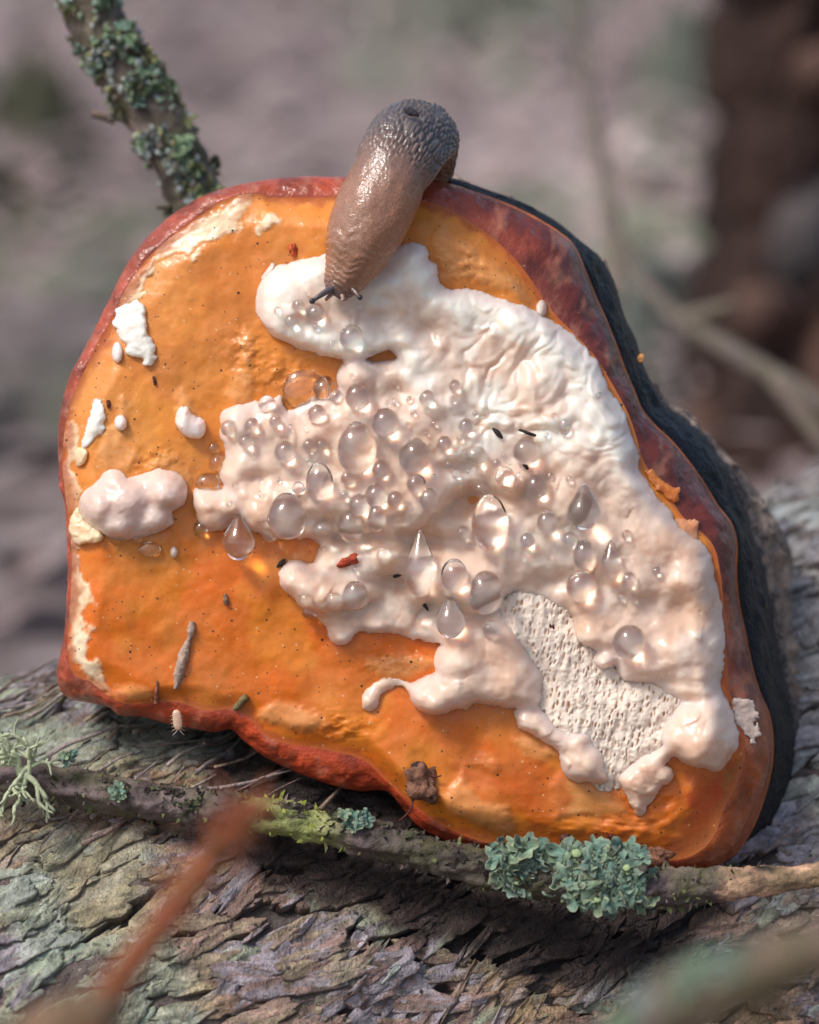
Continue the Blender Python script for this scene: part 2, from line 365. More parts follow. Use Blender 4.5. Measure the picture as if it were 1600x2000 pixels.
def build_stem():
    C = catmull([at(*map(np.array, p)) for p in [(1090., -260., -6300.), (1115., 0., -6000.), (1165., 260., -5600.), (1205., 460., -5200.), (1290., 590., -4800.), (1420., 680., -4500.), (1600., 785., -4200.), (1850., 960., -4000.)]], 120)
    root = empty('bare_stem', C[-1] * [1, 1, 0], 'thin bent grey brown stem arching in front of the dark trunk', 'stem')
    v, f = tube(C, np.linspace(.0014, .0026, 120), 14, bump=lambda v: .15 * fbm(v[..., 0] * 90, v[..., 1] * 90, v[..., 2] * 90, 3)); obj('stalk', v, f, M_TWIG, root, np.array([.14, .11, .10]))
    for i, s in ((46, -1), (75, 1), (95, -1)):
        p = C[i]; t = C[i + 1] - C[i]; d = t / np.linalg.norm(t) + s * .6 * UP; v, f = tube(p + np.linspace(0, 1, 8)[:, None] * d * .02, np.linspace(.003, .0012, 8), 8); obj('side_shoot', v, f, M_TWIG, root, np.array([.18, .14, .12]))
build_stem()

# ------------------------------------------------------------------ the log with its bark plates
LOG_R = 0.070
LA = cambasis(np.array([-56., -100.5, -41.]) * 1e-3) + CAM + DIST * FWD
LB = cambasis(np.array([56., -69.5, -82.]) * 1e-3) + CAM + DIST * FWD
LDIR = (LB - LA) / np.linalg.norm(LB - LA); LO = (LA + LB) / 2
E_UP = UP - LDIR * np.dot(UP, LDIR); E_UP /= np.linalg.norm(E_UP)
E_FR = -FWD - LDIR * np.dot(-FWD, LDIR) - E_UP * np.dot(-FWD, E_UP); E_FR /= np.linalg.norm(E_FR)
def log_rad(u, ph):
    return LOG_R + .0028 * fbm(u * 22, np.cos(ph) * 1.6, np.sin(ph) * 1.6, 3, 41) + .0012 * fbm(u * 90, np.cos(ph) * 7, np.sin(ph) * 7, 3, 43)
def log_pt(u, ph, h=0.0):
    r = log_rad(u, ph) + h
    return LO + u[..., None] * LDIR + (r * np.cos(ph))[..., None] * E_UP + (r * np.sin(ph))[..., None] * E_FR
def topx(W):
    d = W - CAM; z = d @ FWD; return 800 + (d @ RIGHT) / z * DIST / PX, 1000 - (d @ UP) / z * DIST / PX
log_root = empty('fallen_log', LO - E_UP * LOG_R, 'fallen log with flaking grey bark under the orange fungus', 'log')
def wet(px, py):       # damp bark, plus painted-in shade of the gap under the fungus rim
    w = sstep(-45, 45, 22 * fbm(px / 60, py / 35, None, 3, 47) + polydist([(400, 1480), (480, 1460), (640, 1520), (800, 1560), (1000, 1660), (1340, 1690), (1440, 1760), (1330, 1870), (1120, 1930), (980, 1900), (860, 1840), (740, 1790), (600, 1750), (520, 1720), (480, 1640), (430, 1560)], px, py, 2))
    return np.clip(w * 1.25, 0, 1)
def build_log():
    nu, nv = 420, 300
    U, A = np.meshgrid(np.linspace(-.33, .33, nu), np.linspace(0, 2 * np.pi, nv, endpoint=False), indexing='ij')
    f1, f2, cid = voronoi(U / .011 + .6 * fbm(U * 60, A * 4, None, 2, 5), A * LOG_R / .0042 + .5 * fbm(U * 90, A * 6, None, 2, 6), 4)
    h = -.0012 + .0016 * (cid - .5) + .001 * sstep(0, .3, f2 - f1)
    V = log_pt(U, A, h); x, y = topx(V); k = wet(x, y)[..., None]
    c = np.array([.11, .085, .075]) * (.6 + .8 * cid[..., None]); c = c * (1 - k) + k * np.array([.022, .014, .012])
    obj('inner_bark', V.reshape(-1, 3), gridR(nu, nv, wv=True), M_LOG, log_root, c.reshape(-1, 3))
    for s in (-.33, .33):                       # sawn ends
        a = np.linspace(0, 2 * np.pi, 64, endpoint=False); rr = np.linspace(0.001, .0695, 10); Rr, Aa = np.meshgrid(rr, a, indexing='ij')
        V = LO + s * LDIR + (Rr * np.cos(Aa))[..., None] * E_UP + (Rr * np.sin(Aa))[..., None] * E_FR
        obj('cut_end', V.reshape(-1, 3), gridF(10, 64, wv=True), M_LOG, log_root, np.array([.35, .25, .16]))
build_log()
PAL = np.array([[.29, .265, .275], [.36, .33, .335], [.25, .17, .14], [.29, .205, .165], [.27, .22, .155], [.27, .29, .215], [.44, .48, .41], [.19, .13, .11], [.33, .26, .20]])
def build_bark():
    n, NS = 4600, 28
    th = np.linspace(0, 2 * np.pi, NS, endpoint=False); rings = np.array([.0, .4, .75, .93, 1.0, 1.02]); F = gridR(len(rings), NS, wv=True)
    g = RNG; u = np.where(np.arange(n) < 4100, g.uniform(-.10, .10, n), g.choice([-1, 1], n) * g.uniform(.1, .19, n)); ph = g.uniform(-.55, 2.15, n)
    a = g.uniform(.0021, .0052, n) * g.choice([1, 1, 1.6], n); b = a * g.uniform(.22, .5, n); rot = g.normal(.08, .24, n); sd = g.uniform(0, 9000, n)
    e = lambda v: v[:, None]; c_, s_ = np.cos(th)[None], np.sin(th)[None]
    rad = 1 + .26 * noise(c_ * 1.5 + e(sd), s_ * 1.5 + 0 * e(sd), None, 3) + .16 * noise(c_ * 3.6 + e(sd), s_ * 3.6 + 0 * e(sd), None, 9) + .13 * noise(c_ * 9 + e(sd), s_ * 9 + 0 * e(sd), None, 12) + .07 * noise(c_ * 19 + e(sd), s_ * 19 + 0 * e(sd), None, 13)
    sq = 1 / (np.abs(np.cos(th)) ** 3 + np.abs(np.sin(th)) ** 3) ** (1 / 3.)
    rr = rings[None, :, None] * (np.clip(rad, .3, 2) * sq)[:, None, :]
    E = lambda v: v[:, None, None]
    p = rr * E(a) * np.cos(th); q = rr * E(b) * np.sin(th); sdn = E(sd) + 0 * p
    p2 = p * np.cos(E(rot)) - q * np.sin(E(rot)); q2 = -p * np.sin(E(rot)) + q * np.cos(E(rot))
    tl = E(g.uniform(.02, .14, n)); tp = E(g.normal(0, .05, n))
    h = E(g.uniform(0, .0009, n)) + tl * (q * .9 + E(b) * .4) * .55 + tp * p + E(g.uniform(-.2, .5, n)) * .0005 * (rings[None, :, None] ** 3) * noise(np.cos(th) * 2 + sdn, np.sin(th) * 2 + 0 * sdn, None, 4)
    h = h + .00030 * noise(p / .0016 + sdn, q / .0008, None, 6) + .00018 * noise(p / .0006 + sdn, q / .0004, None, 7)
    h[:, -1] -= .0018; h[:, -2] -= .0001
    V = log_pt(E(u) + p2, E(ph) + q2 / LOG_R, h); px, py = topx(V); cx, cy = px[:, 0, 0], py[:, 0, 0]
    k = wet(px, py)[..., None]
    gz = noise(u * 60., ph * 3., None, 77); gz2 = noise(u * 25., ph * 2. + 7, None, 78)
    C = np.zeros(V.shape); C2 = C.copy()
    for i in range(n):
        w = np.array([2, 2, 2, 2, 2, 1.2, .8, 1, 1.]); w[[5, 6]] *= 1.4 + 3.4 * max(gz[i], -.3); w[[0, 1]] *= 1.7 if u[i] < 0 else .9; w[[2, 3, 4, 8]] *= 1 + 1.6 * max(gz2[i], -.5)
        if u[i] > .035: w[[0, 1, 6]] *= 2.6
        w = np.clip(w, .05, None); j0, j1 = rnd.choices(range(9), w, k=2); C[i] = PAL[j0] * rnd.uniform(.8, 1.2); C2[i] = PAL[j1] * rnd.uniform(.8, 1.3)
    nn = (.5 + .5 * noise(p / .0020 + sdn, q / .0008, None, 15) + .25 * noise(p / .0005 + sdn, q / .0003, None, 16))[..., None]
    mx = sstep(-.25, .35, fbm(p / .0024 + sdn, q / .0011 + sdn * .3, None, 3, 18))[..., None]; C = C * (1 - mx) + C2 * mx; C = C * .9 + .1 * PAL.mean(0)
    uu, vv = (E(u) + p2), (E(ph) + q2 / LOG_R)
    m1 = (.55 * sstep(.05, .5, fbm(uu * 55, vv * 4.5, None, 3, 51) + .25 * sstep(-.01, -.045, uu)))[..., None]; C = C * (1 - m1) + m1 * np.array([.40, .47, .35])      # crustose lichen film
    m2 = (.4 * sstep(.15, .6, fbm(uu * 60 + 9, vv * 5, None, 3, 52)))[..., None]; C = C * (1 - m2) + m2 * np.array([.36, .26, .13])
    m3 = (.55 * sstep(.03, .055, uu))[..., None]; C = C * (1 - m3) + m3 * np.array([.40, .42, .42])
    lum = C.mean(-1, keepdims=True); C = np.clip(lum + 1.35 * (C - lum), .02, .9); C = .86 * C * (.55 + .75 * nn) * np.array([.98, .97, 1.04])
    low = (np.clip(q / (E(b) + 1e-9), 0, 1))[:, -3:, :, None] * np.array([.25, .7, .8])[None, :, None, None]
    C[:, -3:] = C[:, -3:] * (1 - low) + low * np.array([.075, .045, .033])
    C = C * (1 - k) + k * np.array([.028, .017, .014]) * (.5 + nn)  # damp and painted rim shade darken the plates
    area = np.ptp(px.reshape(n, -1), axis=1) * np.ptp(py.reshape(n, -1), axis=1)
    ok = (cx > -20) & (cx < 1620) & (cy < 2020) & (cy > 900) & ~((cx > 130) & (cx < 1560) & (cy < 1430 + np.maximum(0, cx - 450) * .28))
    order = np.argsort(-np.where(ok, area, 0))
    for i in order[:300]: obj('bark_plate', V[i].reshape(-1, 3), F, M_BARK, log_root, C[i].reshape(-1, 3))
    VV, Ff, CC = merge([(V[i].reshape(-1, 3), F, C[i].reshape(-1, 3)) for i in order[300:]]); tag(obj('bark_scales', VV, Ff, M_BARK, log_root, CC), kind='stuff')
    # frayed fibres of loose inner bark under the left end of the fungus
    for i in range(46):
        uu = rnd.uniform(-.05, -.012); pp = rnd.uniform(.15, .75); l = rnd.uniform(.004, .012); t = np.linspace(-1, 1, 10); an = rnd.gauss(-.35, .2)
        Cc = log_pt(uu + t * l * math.cos(an), pp + t * l * math.sin(an) / LOG_R, .0016 + .0012 * rnd.random() * t ** 2 + .0006 * rnd.random())
        v, f = tube(Cc, np.linspace(.00028, .00008, 10) * rnd.uniform(.6, 1.4), 6, ref=E_UP); obj('bark_fibre', v, f, M_BARK, log_root, np.array(rnd.choice([(.26, .20, .18), (.33, .27, .24), (.20, .13, .11), (.30, .22, .15)])))
build_bark()

# ------------------------------------------------------------------ fungus contours (photo pixels, clockwise from the top)
CX, CY = 780., 1000.
A_PTS = [(650, 385), (720, 383), (800, 385), (840, 395), (880, 410), (930, 440), (975, 475), (1010, 510), (1040, 550), (1062, 585), (1090, 620), (1130, 660), (1165, 700), (1190, 740), (1210, 775), (1228, 810), (1242, 850), (1255, 895), (1275, 930), (1305, 965), (1335, 1010), (1390, 1060), (1407, 1120), (1415, 1200), (1420, 1280), (1424, 1340), (1440, 1400), (1455, 1470), (1440, 1530), (1415, 1580), (1390, 1640), (1350, 1672), (1290, 1682), (1200, 1675), (1100, 1662), (1000, 1652), (930, 1640), (870, 1615), (815, 1580), (780, 1548), (745, 1515), (715, 1488), (680, 1474), (620, 1462), (550, 1450), (510, 1430), (485, 1400), (450, 1385), (400, 1388), (350, 1372), (300, 1372), (245, 1375), (210, 1358), (180, 1335), (145, 1318), (133, 1285), (132, 1250), (136, 1200), (139, 1150), (140, 1090), (136, 1030), (128, 970), (122, 910), (124, 860), (134, 800), (148, 760), (172, 710), (195, 665), (220, 620), (238, 580), (258, 545), (285, 508), (325, 470), (370, 436), (410, 408), (450, 385), (500, 378), (530, 385), (580, 386)]
B_PTS = [(650, 345), (720, 346), (780, 348), (840, 352), (885, 362), (940, 381), (1000, 405), (1050, 430), (1090, 455), (1120, 482), (1142, 530), (1162, 580), (1182, 625), (1202, 675), (1218, 720), (1236, 762), (1252, 800), (1278, 832), (1310, 862), (1342, 900), (1372, 942), (1398, 985), (1426, 1022), (1437, 1062), (1436, 1120), (1442, 1180), (1455, 1240), (1467, 1300), (1482, 1350), (1500, 1392), (1508, 1440), (1505, 1500), (1490, 1560), (1470, 1612), (1440, 1660), (1390, 1695), (1300, 1702), (1200, 1692), (1100, 1678), (1010, 1668), (940, 1662), (870, 1642), (815, 1612), (785, 1578), (755, 1545), (700, 1545), (650, 1534), (600, 1516), (560, 1500), (520, 1480), (480, 1450), (452, 1425), (420, 1430), (380, 1424), (330, 1414), (280, 1400), (235, 1398), (214, 1382), (180, 1374), (140, 1366), (118, 1348), (111, 1312), (117, 1280), (127, 1240), (130, 1195), (133, 1100), (128, 1000), (118, 940), (113, 880), (115, 825), (122, 785), (136, 735), (160, 690), (185, 642), (210, 592), (234, 542), (262, 495), (300, 450), (342, 415), (390, 386), (430, 370), (480, 358), (530, 350), (600, 344)]
C_PTS = [(850, 347), (900, 352), (960, 373), (1000, 387), (1050, 411), (1090, 434), (1130, 467), (1170, 500), (1195, 540), (1206, 570), (1221, 620), (1241, 660), (1256, 710), (1276, 752), (1296, 788), (1334, 818), (1376, 853), (1402, 890), (1424, 925), (1450, 985), (1474, 1055), (1494, 1120), (1508, 1200), (1523, 1280), (1537, 1340), (1547, 1400), (1551, 1450), (1548, 1520), (1530, 1600), (1500, 1650), (1440, 1698)]
D_PTS = [(1270, 742), (1300, 782), (1340, 808), (1385, 855), (1424, 892), (1454, 927), (1484, 967), (1512, 1010), (1537, 1052), (1549, 1092), (1548, 1132), (1545, 1170), (1553, 1225), (1563, 1290), (1576, 1360), (1577, 1420), (1566, 1500), (1540, 1600), (1490, 1668), (1445, 1694)]
NTH = 1100
TH = np.linspace(-np.pi, np.pi, NTH, endpoint=False)
def polar(pts, closed=True):
    p = catmull(pts, len(pts) * 8, closed); t = np.arctan2(p[:, 1] - CY, p[:, 0] - CX); r = np.hypot(p[:, 0] - CX, p[:, 1] - CY); o = np.argsort(t)
    return t[o], r[o]
tA, rA_ = polar(A_PTS); rA = np.interp(TH, tA, rA_, period=2 * np.pi)
tB, rB_ = polar(B_PTS); rB = np.interp(TH, tB, rB_, period=2 * np.pi); rB = np.maximum(rB, rA + 3)
def partial(pts, base):
    t, r = polar(pts, False); v = np.interp(TH, t, r); ins = (TH >= t[0]) & (TH <= t[-1]); w = np.minimum(sstep(t[0], t[0] + .05, TH), 1 - sstep(t[-1] - .05, t[-1], TH))
    return np.where(ins, base * (1 - w) + v * w, base)
rC = partial(C_PTS, rB * .985); rD = partial(D_PTS, rC * .97)
rC = np.where(rC < rB * .99, rC, np.maximum(rC, rB + 6)); rD = np.where(rD > rC * .985, np.maximum(rD, rC + 1), rD)
RW = sstep(-.2, .5, np.cos(TH + .1))          # how much a bearing belongs to the right flank
BT = sstep(.2, .9, np.sin(TH))                # ... to the bottom lip
zA = -34 + 14 * BT; zB = -95 - 60 * RW + 25 * BT
zC = zB - 40 - 110 * RW; zD = zC - 120 - 120 * RW
fungus = empty('bracket_fungus', P(760., 1560., -150.), 'large bracket fungus with wet orange face and dark red rim on log', 'fungus')

CREAM = [[(292, 520), (300, 490), (340, 462), (372, 436), (395, 425), (420, 402), (452, 398), (470, 372), (520, 362), (512, 378), (485, 400), (460, 428), (470, 450), (440, 462), (400, 480), (375, 498), (350, 492), (318, 508), (300, 530), (270, 545), (262, 540)],
         [(250, 560), (270, 545), (300, 510), (285, 550), (262, 585), (240, 600)],
         [(128, 870), (142, 800), (150, 850), (142, 900), (150, 960), (138, 1000), (128, 980)],
         [(134, 1060), (150, 1060), (155, 1100), (178, 1165), (160, 1190), (172, 1230), (175, 1290), (200, 1320), (215, 1350), (190, 1345), (165, 1310), (140, 1290), (130, 1240), (134, 1150)],
         [(500, 430), (520, 418), (540, 425), (535, 438), (510, 445)]]
TAN = [[(1075, 1540), (1090, 1510), (1150, 1530), (1210, 1560), (1220, 1590), (1150, 1590), (1080, 1600)],
       [(860, 1560), (880, 1540), (905, 1500), (915, 1525), (950, 1570), (985, 1570), (1000, 1600), (1000, 1630), (960, 1625), (920, 1600), (885, 1590)],
       [(200, 850), (230, 830), (250, 860), (270, 890), (250, 920), (205, 920), (190, 890)], [(1000, 1440), (1040, 1440), (1090, 1470), (1070, 1485), (1020, 1475)],
       [(445, 785), (450, 735), (480, 725), (498, 745), (490, 790)], [(342, 810), (348, 765), (362, 760), (380, 785), (388, 812)], [(226, 815), (236, 770), (254, 785), (252, 820)], [(915, 1492), (940, 1478), (965, 1476), (985, 1490), (972, 1508), (945, 1504)], [(290, 920), (305, 895), (325, 880), (345, 885), (360, 910), (385, 930), (372, 950), (340, 930)], [(470, 700), (476, 640), (492, 650), (498, 690), (484, 716)], [(860, 440), (900, 470), (1000, 540), (1040, 590), (960, 560), (880, 540), (850, 500)], [(720, 1290), (780, 1280), (860, 1290), (800, 1320), (740, 1320)], [(500, 1400), (540, 1370), (600, 1380), (640, 1420), (560, 1425)], [(200, 1360), (260, 1340), (300, 1360), (250, 1372)]]
def face_z(px, py, r):
    z = 10 * fbm(px / 230, py / 230, None, 3, 61) + 3.2 * fbm(px / 70, py / 70, None, 3, 63) + .35 * fbm(px / 18, py / 18, None, 2, 66)
    rip = sum(np.exp(-((px - x) / rx) ** 2 - ((py - y) / ry) ** 2) for x, y, rx, ry in [(670, 1425, 60, 30), (780, 1300, 70, 25), (1180, 1620, 130, 30), (900, 510, 60, 50), (480, 680, 40, 50), (300, 900, 60, 25), (1270, 1560, 60, 50), (560, 730, 60, 30)])
    z = z + rip * (4.0 * fbm(px / 20, py / 14, None, 3, 67))
    z = z - 26 * sstep(300, 1200, np.hypot(px - 800, py - 900)) + 22 * sstep(1150, 1500, py) * sstep(400, 800, px)
    return z
def face_full(px, py):
    t = np.arctan2(py - CY, px - CX); r = np.hypot(px - CX, py - CY) / np.interp(t, TH, rA, period=2 * np.pi)
    zr = np.interp(t, TH, zA, period=2 * np.pi); w = sstep(.90, 1.0, r)
    return face_z(px, py, r) * (1 - w) + zr * w
def build_face():
    nr = 270; s = np.linspace(0, 1, nr) ** .8
    S, T = np.meshgrid(s, np.arange(NTH), indexing='ij'); px = CX + S * rA[T] * np.cos(TH[T]); py = CY + S * rA[T] * np.sin(TH[T])
    n1 = fbm(px / 24, py / 24, None, 4, 71)
    z = face_full(px, py)
    y = py / 1000.
    c1 = srgb(230, 144, 60); c2 = srgb(222, 110, 24); c3 = srgb(206, 122, 50)
    k = sstep(.95, 1.15, y + .04 * n1)[..., None]; c = c1 * (1 - k) + c2 * k
    k = sstep(-.1, .5, fbm(px / 110, py / 110, None, 3, 72))[..., None] * (1 - sstep(.95, 1.1, y))[..., None] * .75; c = c * (1 - k) + c3 * k
    k = sstep(.1, .7, fbm(px / 140, py / 140, None, 3, 75))[..., None] * .5; c = c * (1 - k) + srgb(232, 150, 50) * k
    for p in CREAM:
        d = polydist(p, px, py) + 12 * n1 + 4 * fbm(px / 8, py / 8, None, 2, 76); k = sstep(-7, 6, d); z = z + 3 * k * (1 + .4 * fbm(px / 12, py / 12, None, 2, 74)); c = c * (1 - .93 * k[..., None]) + .93 * k[..., None] * srgb(243, 226, 190)
    for p in TAN:
        d = polydist(p, px, py) + 5 * n1; k = sstep(-9, 12, d); z = z + 6 * sstep(-8, 16, d); k = k * .8; c = c * (1 - k[..., None]) + k[..., None] * srgb(230, 160, 96)
    # red stained lower right flank and olive corner
    k = sstep(-8, 10, polydist([(1330, 1500), (1380, 1510), (1400, 1500), (1440, 1480), (1440, 1540), (1400, 1660), (1340, 1690), (1280, 1690), (1310, 1640), (1345, 1590), (1350, 1550)], px, py) + 10 * n1)[..., None]; c = c * (1 - k) + k * srgb(186, 66, 26)
    k = sstep(-8, 10, polydist([(1420, 1500), (1480, 1480), (1470, 1580), (1430, 1660), (1380, 1690), (1385, 1620), (1410, 1560)], px, py) + 10 * n1)[..., None]; c = c * (1 - k) + k * srgb(140, 82, 28)
    k = sstep(-10, 6, polydist([(880, 1500), (960, 1480), (1080, 1500), (1110, 1560), (1060, 1620), (990, 1560), (930, 1530)], px, py) + 8 * n1)[..., None] * .7; c = c * (1 - k) + k * srgb(205, 88, 14)
    # frayed change to the red rim
    k = (sstep(.965, .992, S + .012 * n1) * .8)[..., None]; c = c * (1 - k) + k * srgb(176, 82, 40)
    obj('pore_face', at(px, py, z).reshape(-1, 3), gridR(nr, NTH, wv=True), M_ORANGE, fungus, c.reshape(-1, 3))
build_face()
def loft(name, r0, z0, r1, z1, n, mat, colf, amp=0., mode='round', amp2=0.):
    t = np.linspace(0, 1, n)[:, None]
    if mode == 'round': a, b = np.sin(t * np.pi / 2), 1 - np.cos(t * np.pi / 2)
    elif mode == 'hump': a, b = t ** .75, t ** 1.3
    else: a, b = t, t
    r = r0 + (r1 - r0) * a; z = z0 + (z1 - z0) * b; px = CX + r * np.cos(TH); py = CY + r * np.sin(TH)
    env = np.sin(t * np.pi); nz = env * (amp * fbm(px / 45, py / 45, z / 45, 3, 81) + amp2 * fbm(px / 10, py / 10, z / 10, 3, 83)); px = px + nz * np.cos(TH); py = py + nz * np.sin(TH); z = z + nz * .6
    return obj(name, at(px, py, z).reshape(-1, 3), gridR(n, NTH, wv=True), mat, fungus, colf(px, py, z, t).reshape(-1, 3))
def red_col(px, py, z, t):
    top = srgb(160, 72, 48); right = srgb(104, 46, 38); bot = srgb(182, 72, 40)
    c = top * np.ones(px.shape + (1,)); w = sstep(850, 1150, px)[..., None]; c = c * (1 - w) + right * w
    w = sstep(1330, 1420, py)[..., None]; c = c * (1 - w) + (bot * (1 - sstep(1250, 1420, px)[..., None]) + srgb(140, 66, 24) * sstep(1250, 1420, px)[..., None]) * w
    n = fbm(px / 40, py / 40, None, 4, 85)[..., None]; c = c * (1 + .35 * n)
    k = (sstep(.25, .0, 1 - t + 0 * px) * sstep(840, 960, px) * sstep(1680, 1500, py))[..., None] * 0
    w = (sstep(.1, .5, fbm(px / 30, py / 30, None, 3, 86)) * sstep(1000, 1250, py) * sstep(1250, 1400, px))[..., None]; c = c * (1 - .7 * w) + .7 * w * srgb(165, 82, 36)
    w = sstep(.35, 1.1, fbm(px / 35, py / 50, None, 4, 88))[..., None] * .4; return c * (1 - w) + w * srgb(190, 130, 105)
loft('red_band', rA, zA, rB, zB, 26, M_RED, red_col, 5, 'round', 1.5)
rB2 = rB + 7 * RW - 3; zB2 = zB - 18
loft('orange_margin', rB, zB, rB2, zB2, 6, M_RED, lambda px, py, z, t: srgb(196, 104, 44) * (1 + .3 * fbm(px / 20, py / 20, None, 3, 89)[..., None]), 1.5, 'lin')
loft('black_band', rB2, zB2, rC, zC, 26, M_BLACK, lambda px, py, z, t: (srgb(9, 12, 20) * (1 + .5 * fbm(px / 60, py / 60, None, 3, 91)[..., None])), 5, 'hump', 1.2)
def crust_col(px, py, z, t):
    k = sstep(.0, .35, t + .2 * fbm(px / 30, py / 30, None, 3, 93) + 0 * px)[..., None]; return srgb(28, 28, 36) * (1 - k) + srgb(160, 138, 122) * k * (1 + .5 * fbm(px / 20, py / 20, None, 3, 94)[..., None])
loft('cap_crust', rC, zC, rD, zD, 30, M_CRUST, crust_col, 14, 'hump', 4)
loft('cap_back', rD, zD, rD * .5, zD - 330, 24, M_CRUST, lambda px, py, z, t: srgb(98, 84, 74) * np.ones(px.shape + (1,)), 18, 'round', 4)
loft('attachment', rD * .5, zD - 330, rD * .02, zD - 380, 8, M_CRUST, lambda px, py, z, t: srgb(90, 74, 62) * np.ones(px.shape + (1,)), 4, 'lin')

# ------------------------------------------------------------------ white growth on the face
POL = {}
POL['upper'] = ([(514, 590), (520, 560), (533, 540), (560, 517), (590, 503), (640, 500), (700, 520), (745, 505), (760, 490), (790, 475), (825, 478), (838, 500), (858, 520), (860, 545), (880, 560), (930, 568), (980, 582), (1030, 600), (1070, 622), (1110, 648), (1145, 675), (1170, 710), (1185, 745), (1205, 775), (1222, 800), (1235, 840), (1248, 880), (1255, 920), (1268, 945), (1290, 970), (1310, 1000), (1340, 1040), (1385, 1075), (1398, 1110), (1405, 1160), (1412, 1220), (1418, 1280), (1412, 1330), (1412, 1362), (1350, 1382), (1290, 1350), (1260, 1338), (1212, 1325), (1200, 1290), (1160, 1268), (1125, 1245), (1108, 1190), (1060, 1168), (1000, 1150), (960, 1100), (920, 1000), (900, 900), (840, 800), (800, 740), (768, 690), (740, 694), (700, 700), (660, 700), (620, 692), (580, 680), (545, 660), (525, 630)], 52, 44)
POL['middle'] = ([(432, 930), (434, 880), (429, 842), (441, 812), (470, 790), (500, 786), (548, 775), (557, 793), (575, 805), (600, 808), (625, 796), (650, 780), (665, 750), (690, 722), (720, 706), (760, 700), (820, 705), (900, 760), (960, 840), (1012, 915), (1000, 955), (940, 935), (900, 960), (860, 1010), (800, 1045), (740, 1040), (690, 1035), (640, 1052), (600, 1054), (560, 1050), (520, 1045), (480, 1025), (457, 985), (442, 958)], 78, 40)
POL['lower'] = ([(548, 1125), (555, 1100), (575, 1092), (610, 1098), (620, 1075), (645, 1060), (690, 1048), (760, 1050), (840, 1050), (900, 1060), (960, 1085), (1000, 1130), (990, 1165), (930, 1195), (860, 1180), (790, 1145), (730, 1165), (690, 1182), (640, 1195), (600, 1190), (575, 1172), (555, 1150)], 82, 36)
POL['lobe'] = ([(860, 1215), (920, 1200), (985, 1212), (1015, 1255), (1055, 1300), (1062, 1360), (1045, 1382), (1000, 1388), (970, 1378), (940, 1372), (900, 1386), (870, 1396), (840, 1390), (812, 1374), (797, 1352), (793, 1334), (820, 1325), (860, 1300), (874, 1285), (862, 1262)], 66, 42)
POL['bulge'] = ([(1320, 1380), (1380, 1352), (1415, 1350), (1436, 1405), (1442, 1445), (1430, 1478), (1400, 1500), (1370, 1498), (1330, 1483), (1303, 1465), (1288, 1435)], 74, 52)
POL['drip'] = ([(1205, 1518), (1225, 1495), (1260, 1472), (1295, 1450), (1312, 1468), (1300, 1500), (1290, 1540), (1280, 1562), (1262, 1586), (1242, 1590), (1228, 1570), (1215, 1545)], 38, 26)
POL['neck'] = ([(1000, 1380), (1050, 1370), (1075, 1400), (1110, 1430), (1150, 1425), (1165, 1465), (1195, 1520), (1190, 1535), (1165, 1535), (1140, 1525), (1110, 1515), (1090, 1492), (1085, 1465), (1060, 1452), (1030, 1435), (1002, 1412)], 40, 28)
POL['tongue'] = ([(794, 1333), (770, 1341), (748, 1352), (738, 1382), (722, 1392), (709, 1380), (713, 1350), (735, 1326), (760, 1321)], 26, 18)
POL['lump'] = ([(377, 965), (392, 950), (420, 946), (448, 960), (462, 1000), (445, 1034), (412, 1036), (386, 1012)], 55, 34)
POL['base'] = ([(445, 900), (560, 800), (760, 710), (900, 640), (1100, 700), (1200, 850), (1280, 1000), (1380, 1100), (1390, 1300), (1250, 1318), (1112, 1200), (1000, 1162), (985, 1180), (985, 1222), (960, 1240), (850, 1254), (800, 1246), (750, 1240), (700, 1234), (685, 1250), (660, 1254), (642, 1240), (628, 1215), (605, 1185), (640, 1080), (560, 1040), (470, 1010)], 30, 22)
BLOBS = [(1138, 1488, 44, 40, 52), (1298, 1512, 20, 20, 40), (760, 1075, 40, 26, 92), (580, 1130, 34, 34, 70), (665, 1238, 26, 22, 40), (1155, 1235, 34, 28, 62), (1180, 1285, 24, 20, 56), (1000, 930, 46, 34, 88), (470, 820, 40, 32, 70), (700, 735, 44, 40, 74), (905, 1290, 60, 50, 74), (1000, 1320, 46, 50, 70), (850, 1355, 50, 40, 72), (1370, 1440, 62, 58, 84), (1340, 1130, 54, 60, 66), (1330, 1250, 70, 70, 64), (560, 590, 60, 74, 58), (650, 650, 60, 46, 56), (455, 975, 30, 40, 66), (1110, 975, 60, 70, 62), (1245, 1130, 50, 60, 60), (820, 1150, 30, 26, 84)]
HOLES = [(945, 975, 55, 26, 44), (1010, 1180, 60, 26, 14), (760, 1130, 40, 16, 55), (500, 930, 40, 14, 24), (640, 1010, 50, 18, 34), (780, 760, 28, 22, 22), (830, 640, 26, 22, 18), (745, 610, 24, 40, 22), (905, 905, 40, 14, 42), (1090, 1130, 60, 22, 30), (760, 685, 30, 10, 34), (700, 1050, 90, 11, 38), (1180, 1010, 40, 60, 14), (860, 1060, 60, 18, 20), (1290, 1330, 50, 14, 16), (1010, 700, 40, 30, 12), (1330, 1180, 30, 50, 12), (640, 900, 26, 40, 18), (1340, 1365, 60, 12, 20)]
WX0, WX1, WY0, WY1, WS = 365, 1450, 462, 1605, 2.6
def rnd_prof(d, R): return np.sqrt(np.clip(1 - (1 - np.clip(d / R, 0, 1)) ** 2, 0, 1))
gx, gy = np.arange(WX0, WX1, WS), np.arange(WY0, WY1, WS)
GX, GY = np.meshgrid(gx, gy, indexing='ij')
